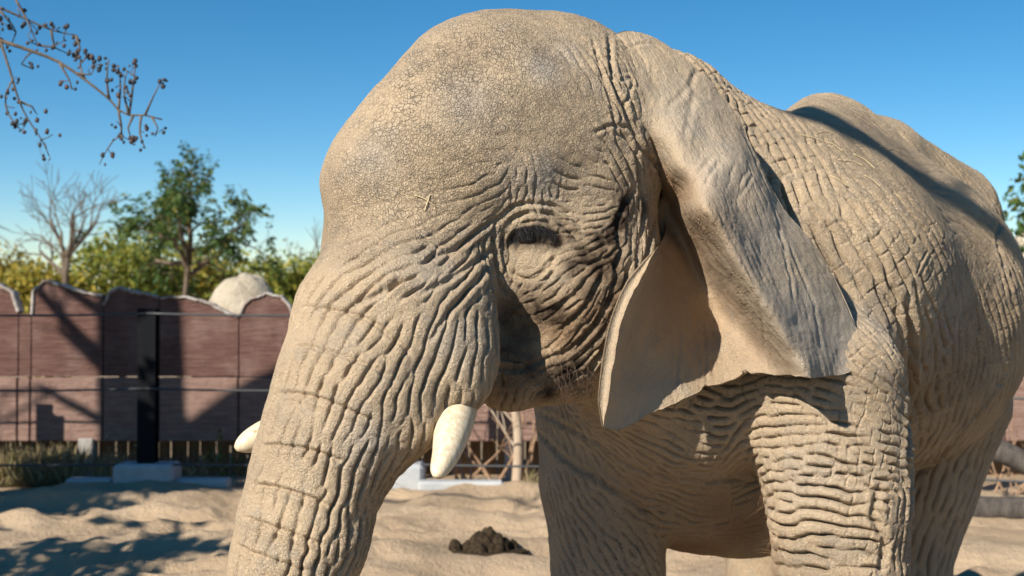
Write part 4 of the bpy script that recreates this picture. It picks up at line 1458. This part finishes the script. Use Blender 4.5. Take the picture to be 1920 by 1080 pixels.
# ------------------------------------------------------------------ plants
def leaf_material(name, a, c, d):
    b = NB(name)
    t = b.n("Attribute", attribute_name="tint").outputs["Fac"]
    col = b.mix(b.ramp(t, 0, .5, smooth=False), a, c)
    col = b.mix(b.ramp(t, .5, 1, smooth=False), col, d)
    b.out(col, .6, None, .25)
    tr = b.n("BsdfTranslucent", i_Color=col)
    mx = b.n("MixShader", i_Fac=.35)
    b.t.links.new(b.b.outputs[0], mx.inputs[1])
    b.t.links.new(tr.outputs[0], mx.inputs[2])
    b.t.links.new(mx.outputs[0], b.t.nodes["Material Output"].inputs["Surface"])
    return b.m


MAT_LEAF_G = leaf_material("green_leaf", (.030, .075, .022), (.075, .13, .03), (.19, .17, .035))
MAT_LEAF_Y = leaf_material("yellow_green_leaf", (.15, .15, .028), (.33, .27, .04), (.45, .29, .045))
MAT_LEAF_YG = leaf_material("fresh_green_leaf", (.12, .17, .03), (.24, .25, .04), (.36, .29, .05))
MAT_LEAF_D = leaf_material("dry_leaf", (.20, .12, .05), (.30, .19, .08), (.12, .07, .03))
MAT_GRASS = leaf_material("dry_grass_blade", (.30, .23, .12), (.42, .34, .20), (.24, .24, .09))


def leaf_mesh(name, pos, axis, size, mat, parent, aspect=.42, kind=None):
    """one diamond-shaped, slightly folded leaf per position"""
    n = len(pos)
    ax = axis / (np.linalg.norm(axis, axis=1, keepdims=True) + 1e-9)
    sd = np.cross(ax, rng.normal(0, 1, (n, 3)))
    sd /= np.linalg.norm(sd, axis=1, keepdims=True) + 1e-9
    nm = np.cross(ax, sd)
    L = np.asarray(size).reshape(-1, 1) * np.ones((n, 1))
    v0 = pos
    v1 = pos + ax * L * .5 + sd * L * aspect * .5 + nm * L * .06
    v2 = pos + ax * L
    v3 = pos + ax * L * .5 - sd * L * aspect * .5 + nm * L * .06
    V = np.stack([v0, v1, v2, v3], 1).reshape(-1, 3)
    i4 = np.arange(n)[:, None] * 4
    F = np.concatenate([i4 + [0, 1, 2], i4 + [0, 2, 3]])
    ob = mesh_object(name, V, F, mat, parent, smooth=False)
    tint = np.repeat(np.clip(rng.normal(.42, .28, n), 0, 1), 4)
    ob.data.attributes.new("tint", 'FLOAT', 'POINT').data.foreach_set("value", tint.astype(np.float32))
    if kind:
        ob["kind"] = kind
    return ob


def grow(base, direction, length, radius, depth, out, spread=.55, shrink=.68, kids=3, up=.15, wob=.18, leader=True):
    n = 7
    d = np.array(direction, float); d /= np.linalg.norm(d)
    p = np.array(base, float)
    pts = [p.copy()]
    for i in range(n):
        d = d + rng.normal(0, wob, 3) / 2 + UZ * up / n
        d /= np.linalg.norm(d)
        p = p + d * length / n
        pts.append(p.copy())
    pts = np.array(pts)
    rad = radius * np.linspace(1, .55, n + 1)
    out.append((pts, rad, depth))
    if depth == 0:
        return
    for k in range(kids):
        t = rng.uniform(.35, 1.0) if k else 1.0
        i = int(t * n)
        dd = (pts[i] - pts[max(i - 1, 0)])
        dd /= np.linalg.norm(dd) + 1e-9
        side_ = rng.normal(0, 1, 3); side_ -= (side_ @ dd) * dd; side_ /= np.linalg.norm(side_)
        nd = dd * (1 - spread * .5) + side_ * spread
        grow(pts[i], nd, length * shrink * rng.uniform(.75, 1.15), rad[i] * .66, depth - 1, out, spread, shrink, kids, up, wob)


def branch_mesh(name, br, mat, parent, o=np.zeros(3), minr=.003):
    V, F, k = [], [], 0
    for pts, rad, dep in br:
        v_, f_ = tube(pts - o, np.maximum(rad, minr), 10 if dep > 2 else 6 if dep > 0 else 4)
        V.append(v_)
        F += [tuple(x + k for x in q) for q in f_]
        k += len(v_)
    return mesh_object(name, np.concatenate(V), F, mat, parent)


def compound_leaves(br, per, droop=.8, rachis=.35, pairs=6, lsize=.11):
    pos, ax = [], []
    for pts, rad, dep in br:
        if dep > 1:
            continue
        for _ in range(per if dep == 0 else max(1, per // 2)):
            i = rng.integers(2, len(pts))
            d = rng.normal(0, 1, 3) + UZ * .35
            d /= np.linalg.norm(d)
            p = pts[i].copy()
            for j in range(pairs):
                d = d - UZ * droop / pairs
                d /= np.linalg.norm(d)
                p = p + d * rachis / pairs
                sd = np.cross(d, UZ + rng.normal(0, .3, 3)); sd /= np.linalg.norm(sd) + 1e-9
                for sg in (-1, 1):
                    pos.append(p.copy())
                    ax.append(sd * sg + d * .5 - UZ * .35)
    return np.array(pos), np.array(ax)


# green tree behind the wall
tree = empty("green_tree", (wx(335, 26), 26, 0))
O = np.array(tree.location[:])
br = []
grow(O, (0.02, 0, 1), 2.55, .085, 0, br, wob=.05)
br[0] = (br[0][0], br[0][1], 3)
fork = br[0][0][-1]
for k, (dx, dz) in enumerate([(-1, .75), (-.6, 1.05), (-.2, 1.2), (.2, 1.2), (.6, 1.0), (1, .75), (-1.1, .3), (1.1, .35), (0, 1.1), (.85, .1), (-.85, .05)]):
    grow(fork - UZ * (.2 * (k % 3)), (dx, rng.normal(0, .5), dz), .92, .045, 3, br, spread=.62, shrink=.62, kids=3, up=.06)
branch_mesh("trunk", br, MAT_BARK, tree, O)
pos, ax = compound_leaves(br, 1, rachis=.36, pairs=6)
leaf_mesh("crown", pos - O, ax, rng.uniform(.09, .15, len(pos)), MAT_LEAF_G, tree)
tree.scale = (.88, 1, 1.17)
tag(tree, "small green tree with drooping leaflets behind the wall", "tree")


# yellowing trees in a row farther back
def bush(px, top, d, width, mat, label, name="leafy_tree", low=600, dens=7000):
    t = empty(name, (wx(px, d), d, 0))
    o = np.array(t.location[:])
    h = wz(top, d)
    br = []
    grow(o, (0, 0, 1), h * .34, .10, 0, br)
    br[0] = (br[0][0], br[0][1], 3)
    for k in range(7):
        a = k * .9 + rng.uniform(0, .5)
        grow(br[0][0][-1 - (k % 3)], (math.cos(a) * .6, math.sin(a) * .6, 1), h * .36, .05, 1, br, kids=3)
    branch_mesh("trunk", br, MAT_BARK, t, o)
    nc = 70
    c = rng.normal(0, 1, (nc, 3))
    c /= np.linalg.norm(c, axis=1, keepdims=True)
    c *= rng.uniform(.25, 1, (nc, 1)) ** .5
    c = c * [width / 2, width / 2.4, h * .36] + [0, 0, h * .62]
    i = rng.integers(0, nc, dens)
    pos = c[i] + rng.normal(0, 1, (dens, 3)) * [width * .085, width * .085, width * .075]
    pos[:, 2] = np.clip(pos[:, 2], .3, None)
    leaf_mesh("crown", pos, rng.normal(0, 1, (dens, 3)) - [0, 0, .5], rng.uniform(.10, .19, dens), mat, t, .55)
    tag(t, label, "tree", "trees in the row beyond the wall")


bush(-40, 470, 33, 3.2, MAT_LEAF_Y, "golden yellow tree beyond the wall under the bare tree")
bush(95, 492, 31, 2.6, MAT_LEAF_Y, "low ochre tree beyond the wall beside the bare trunk")
bush(235, 428, 32, 2.9, MAT_LEAF_YG, "yellow-green tree rising left behind the green tree's crown")
bush(365, 478, 34, 3.0, MAT_LEAF_Y, "bright yellow tree seen through the green tree's lower branches")
bush(520, 470, 32, 2.5, MAT_LEAF_YG, "fresh green tree above the tan boulder")
bush(640, 480, 34, 2.8, MAT_LEAF_YG, "fresh green tree half hidden by the elephant's trunk")
bush(2040, 262, 21, 2.3, MAT_LEAF_G, "dark green tree beyond the elephant's rump", dens=3200)

for px, tp, mt in ((-700, 470, MAT_LEAF_Y), (-480, 450, MAT_LEAF_YG), (-260, 480, MAT_LEAF_Y), (820, 470, MAT_LEAF_YG), (1010, 480, MAT_LEAF_Y), (1200, 460, MAT_LEAF_YG), (1400, 475, MAT_LEAF_Y), (1620, 465, MAT_LEAF_YG), (1830, 500, MAT_LEAF_Y), (2300, 470, MAT_LEAF_YG), (2550, 480, MAT_LEAF_Y)):
    bush(px, tp, 34, 3.0, mt, "leafy autumn tree standing along the far stretches of the brown wall", dens=3000)

# bare tree
t = empty("bare_tree", (wx(112, 29), 29, 0))
O = np.array(t.location[:])
br = []
grow(O, (-.02, 0, 1), 3.0, .11, 0, br)
br[0] = (br[0][0], br[0][1], 4)
for k, (dx, dz) in enumerate([(-.7, 1), (.1, 1.2), (.75, .7), (-.9, .5), (.4, 1), (-.3, 1.1)]):
    grow(br[0][0][-1 - k % 2], (dx, rng.normal(0, .35), dz), .95, .05, 3, br, spread=.5, shrink=.72, kids=3, up=.2)
branch_mesh("trunk", br, MAT_BARK, t, O, .006)
tag(t, "leafless grey tree with fine bare twigs beyond the wall", "tree")
t = empty("bare_tree", (wx(578, 36), 36, 0))
O = np.array(t.location[:])
br = []
grow(O, (0, 0, 1), 2.6, .08, 0, br)
br[0] = (br[0][0], br[0][1], 4)
for dx in (-.4, .1, .45):
    grow(br[0][0][-1], (dx, rng.normal(0, .3), 1.1), .9, .035, 2, br, spread=.45, kids=3, up=.3)
branch_mesh("trunk", br, MAT_BARK, t, O, .006)
tag(t, "thin leafless treetop behind the fresh green trees by the elephant's brow", "tree")

# tree out of frame to the left whose bough hangs into the picture; its stems shade the wall
t = empty("pod_tree", (-8.95, 8.9, 0))
O = np.array(t.location[:])
br = []
tt = np.linspace(0, 1, 14)
stem = np.stack([-8.95 + .15 * np.sin(tt * 4), 8.9 + .1 * np.sin(tt * 3), tt * 7.3], 1)
br.append((stem, np.linspace(.46, .36, 14), 4))
lean = resample([(-8.9, 8.9, 4.4), (-8.3, 9.0, 5.5), (-7.3, 9.0, 6.2), (-6.2, 8.9, 7.1), (-5.4, 8.8, 8.2)], .5)
br.append((lean, np.linspace(.26, .12, len(lean)), 4))
D9 = 9.0
main_px = [(-330, 40), (-200, 30), (-90, 48), (0, 76), (60, 96), (110, 116), (160, 150), (205, 186), (222, 206), (242, 216), (272, 216), (304, 224)]
bough = np.array([[-8.9, 8.9, 4.55], [-7.0, 8.95, 4.3]] + [list(P(x, y, D9)) for x, y in main_px])
bq_ = resample(bough, .08)
br.append((bq_, np.r_[np.linspace(.085, .024, len(bq_) * 6 // 10), np.linspace(.024, .005, len(bq_) - len(bq_) * 6 // 10)], 2))
TW = [[(0, 76), (12, 112), (24, 150), (36, 190), (54, 226), (78, 262), (92, 292)], [(24, 150), (10, 180), (16, 215), (40, 245)], [(-10, 10), (40, 32), (96, 56), (142, 66)], [(30, 0), (52, 40), (70, 84)], [(96, 56), (104, 90), (126, 100)],
      [(205, 186), (200, 150), (204, 110)], [(222, 206), (226, 160), (222, 122)], [(242, 216), (250, 160), (254, 118)], [(272, 216), (288, 180), (300, 156)], [(242, 216), (232, 170), (238, 132)], [(222, 206), (228, 252), (212, 264), (194, 292)], [(228, 252), (230, 262)],
      [(265, 216), (262, 250), (272, 278)], [(250, 216), (240, 240), (246, 262)], [(284, 218), (296, 240), (290, 255)], [(110, 116), (130, 150), (136, 168)], [(60, 96), (40, 120), (62, 130)], [(160, 150), (150, 120), (170, 104)], [(140, 136), (170, 140), (182, 120)],
      [(0, 76), (-20, 40), (-10, 0)], [(36, 190), (60, 200), (70, 215)], [(0, 20), (30, 60), (14, 90)], [(142, 66), (150, 90), (146, 110)], [(70, 84), (100, 88), (120, 76)]]
ends = []
for w_t in TW:
    dz_ = rng.normal(0, .12)
    p3 = np.array([list(P(x, y, D9 + dz_ * i / len(w_t))) for i, (x, y) in enumerate(w_t)])
    q = resample(p3, .05)
    br.append((q, np.linspace(.009, .003, len(q)), 0))
    for i in range(2, len(q)):
        if rng.random() < .75:
            e = q[i] + rng.normal(0, .04, 3)
            br.append((np.array([q[i], (q[i] + e) / 2 + rng.normal(0, .008, 3), e]), np.array([.004, .003, .003]), 0))
            ends.append(e)
    ends.append(q[-1])
hi = []
for k in range(7):
    a = k * .95
    grow(stem[-1 - (k % 4)], (-.4 - abs(math.cos(a)), math.sin(a) * .8, .5), 1.3, .07, 2, hi, spread=.6, kids=2, up=.1)
br += hi
branch_mesh("trunk", br, MAT_BARK, t, O)
ends = np.array(ends)
V, F, k = [], [], 0
for e in ends:
    for _ in range(rng.integers(1, 4)):
        bv, bf = ball(np.zeros(3), 1, 8, 5)
        bv = bv * (1 + .3 * vnoise(bv + e, 2, 91))[:, None] * rng.uniform(.007, .016) * np.array([1, 1, rng.uniform(.8, 1.5)]) + e + rng.normal(0, .022, 3) - O
        V.append(bv); F += [tuple(x + k for x in q) for q in bf]; k += len(bv)
b = NB("seed_pod_skin")
n1, _ = b.noise(b.coord(), 6, 3)
o = mesh_object("seed_pods", np.concatenate(V), F, b.out(b.mix(b.ramp(n1, .45, .6), (.022, .02, .024), (.06, .035, .03)), .7), t)
o["kind"] = "stuff"
tag(t, "bare bough with small dark seed pods hanging against the blue sky", "tree")

# second shade tree out of frame on the left, low crown over the sand
t = empty("shade_tree", (-7.7, 8.8, 0))
O = np.array(t.location[:])
br = []
grow(O, (.02, 0, 1), 2.4, .15, 0, br, wob=.05)
br[0] = (br[0][0], br[0][1], 4)
for k in range(9):
    a = k * .9
    grow(br[0][0][-1 - k % 5], (math.cos(a) * .5, math.sin(a) * .6, 1), 1.25, .07, 3, br, spread=.5, shrink=.6, kids=3, up=.25)
branch_mesh("trunk", br, MAT_BARK, t, O)
pos, ax = compound_leaves(br, 2, rachis=.3, pairs=4)
leaf_mesh("crown", pos - O, ax, rng.uniform(.15, .26, len(pos)), MAT_LEAF_G, t, .6)
t.scale = (.62, 1, 1.16)
tag(t, "bushy green tree at the side of the sandy yard shading the post", "tree")
t = empty("shade_tree", (-7.6, 5.4, 0))
O = np.array(t.location[:])
br = []
grow(O, (.02, 0, 1), 2.2, .16, 0, br, wob=.05)
br[0] = (br[0][0], br[0][1], 4)
for k in range(8):
    a = k * .8
    grow(br[0][0][-1 - k % 3], (math.cos(a), math.sin(a), .6), 1.4, .08, 3, br, spread=.6, shrink=.62, kids=3, up=.15)
branch_mesh("trunk", br, MAT_BARK, t, O)
pos, ax = compound_leaves(br, 1, rachis=.3, pairs=3)
leaf_mesh("crown", pos - O, ax, rng.uniform(.15, .26, len(pos)), MAT_LEAF_G, t, .6)
tag(t, "open-crowned tree beside the yard dappling the sand with shade", "tree")
t = empty("shade_tree", (-10.75, 9.0, 0))
O = np.array(t.location[:])
br = [(np.stack([O[0] + .15 * np.sin(tt * 5), O[1] + 0 * tt, tt * 8.5], 1), np.linspace(.34, .2, 14), 4)]
branch_mesh("trunk", br, MAT_BARK, t, O)
tag(t, "straight tall tree stem outside the yard on the far left", "tree")
# tall tree behind the photographer; one bough shades the elephant's back
tq_ = [hits([p])[0][0] for p in ((1490, 205), (1545, 215), (1620, 262), (1700, 320), (1790, 372))]
S_ = 9.0
bp = np.array([q + SUN_DIR * S_ for q in tq_])
root = np.array([1.6, -2.6, 0])
t = empty("tall_tree", root)
br = [(np.stack([root[0] + .2 * np.sin(tt * 3), root[1] + 0 * tt, tt * 8.5], 1), np.linspace(.34, .2, 14), 4)]
tip = br[0][0][-3]
path = resample(np.array([tip] + list(bp[::-1])), .2)
br.append((path, np.linspace(.14, .075, len(path)), 2))
for k in range(5, len(path) - 1, 3):
    grow(path[k], rng.normal(0, 1, 3) * .5 + (path[k] - path[k - 1]) * 4, .45, .03, 1, br, kids=2)
branch_mesh("trunk", br, MAT_BARK, t, root)
tag(t, "tall tree behind the camera with one long bough over the yard", "tree")


# bare shrub and pale sapling between fence and wall
def shrub(px, d, h, n, name, label, mat, rad=.012, spread=.5):
    t = empty(name, (wx(px, d), d, 0))
    o = np.array(t.location[:])
    br = []
    for i in range(n):
        a = rng.uniform(0, 6.28)
        grow(o + [rng.normal(0, .12), rng.normal(0, .05), 0], (math.cos(a) * spread, math.sin(a) * spread * .5, 1), h * rng.uniform(.55, .9), rad * rng.uniform(.6, 1.3), 2, br, spread=.45, shrink=.55, kids=2, up=.1, wob=.16)
    branch_mesh("stems", br, mat, t, o, .003)
    return tag(t, label, "shrub")


shrub(890, 14.6, .95, 9, "bare_shrub", "bare reddish shrub with crossing twigs behind the near tusk", MAT_TWIG, .014, .75)
shrub(1000, 14.7, .9, 6, "bare_shrub", "bare thin-stemmed shrub close to the pale sapling", MAT_TWIG, .011, .6)
shrub(1890, 13.6, .8, 7, "bare_shrub", "bare shrub in the shade beside the leaning pole", MAT_TWIG, .011, .6)
t = empty("pale_sapling", (wx(968, 14.5), 14.5, 0))
O = np.array(t.location[:])
br = []
sp_ = resample(np.array([O, O + [.02, 0, .5], O + [-.03, 0, 1.0], O + [.02, 0, 1.7], O + [.05, 0, 2.3]]), .12)
br.append((sp_, np.linspace(.055, .02, len(sp_)), 3))
for k in range(3, len(sp_) - 1, 2):
    grow(sp_[k], (rng.choice([-1, 1]) * .7, rng.normal(0, .3), .8), .5, .014, 1, br, kids=2)
branch_mesh("trunk", br, MAT_PALEBARK, t, O)
tag(t, "pale bare sapling standing before the wall beside the elephant's far leg", "sapling")


def grass(x0, x1, d, n, h, name, label, green=0.0):
    px = rng.uniform(x0, x1, n)
    dd = d + rng.uniform(-.35, .35, n)
    base = np.stack([(px - CX) / FPX * dd, dd, np.zeros(n)], 1)
    pos, ax, sz = [], [], []
    L = h * rng.uniform(.45, 1.1, n)
    ob = leaf_mesh(name, base, np.stack([rng.normal(0, .35, n), rng.normal(0, .35, n), np.ones(n)], 1), L, MAT_GRASS, None, .05, "stuff")
    return tag(ob, label, "grass")


grass(-60, 150, 14.75, 1500, .42, "dry_grass", "dry straw-coloured grass growing at the foot of the wall")
grass(184, 224, 14.7, 160, .34, "dry_grass", "thin dry grass tuft between white block and concrete base")
grass(985, 1060, 14.3, 140, .22, "dry_grass", "short yellowish grass at the foot of the pale sapling")


def weed(px, d, h, label, mat, n=60, seedy=False):
    t = empty("weed", (wx(px, d), d, 0))
    o = np.array(t.location[:])
    br = []
    for i in range(5):
        grow(o + [rng.normal(0, .04), rng.normal(0, .03), 0], (rng.normal(0, .3), rng.normal(0, .2), 1), h * rng.uniform(.6, 1), .005, 1, br, kids=3, spread=.4, shrink=.45)
    branch_mesh("stems", br, MAT_TWIG, t, o, .0025)
    pos = np.array([q[0][-1 - rng.integers(0, 3)] for q in br for _ in range(max(1, n // len(br)))]) + rng.normal(0, .025, (len(br) * max(1, n // len(br)), 3))
    leaf_mesh("leaves", pos - o, rng.normal(0, 1, pos.shape), rng.uniform(.03, .06, len(pos)), mat, t, .6)
    return tag(t, label, "weed")


weed(362, 14.3, .26, "dry seed-headed weed beside the concrete base", MAT_GRASS)
weed(232, 14.6, .42, "tall dry weed behind the post's concrete base", MAT_GRASS, 30)
weed(412, 14.5, .40, "leafy green weed growing close to the elephant's trunk", MAT_LEAF_G, 90)
weed(448, 14.5, .26, "low green weed behind the elephant's trunk", MAT_LEAF_G, 60)

# ------------------------------------------------------------------ straw on the animal
MAT_STRAW = NB("straw_stalk").out((.62, .48, .27), .6)
STRAW = [((1545, 265), (1580, 285)), ((1500, 255), (1545, 268)), ((1600, 290), (1640, 318)), ((1530, 252), (1562, 250)), ((1570, 300), (1618, 312)), ((1620, 330), (1650, 352)), ((1660, 360), (1690, 372)), ((1650, 268), (1690, 282)), ((1555, 330), (1590, 352))]
for i, (a, c) in enumerate(STRAW + [((778, 366), (818, 388)), ((806, 366), (796, 396))]):
    w = skin_pts([a[0], (a[0] + c[0]) / 2, c[0]], [a[1], (a[1] + c[1]) / 2 - 3, c[1]])
    if len(w) < 3:
        continue
    p3 = VALL[w] + n_all[w] * .004
    q = resample(p3, .01)
    V, F = tube(q - q[0], np.full(len(q), .0014), 6)
    o = mesh_object("straw", V, F, MAT_STRAW)
    o.location = tuple(q[0])
    tag(o, "dry straw stalk lying on the elephant's back" if i < len(STRAW) else "dry straw stalk stuck to the elephant's forehead above the trunk", "straw", "straws on the back" if i < len(STRAW) else "straws on the forehead")
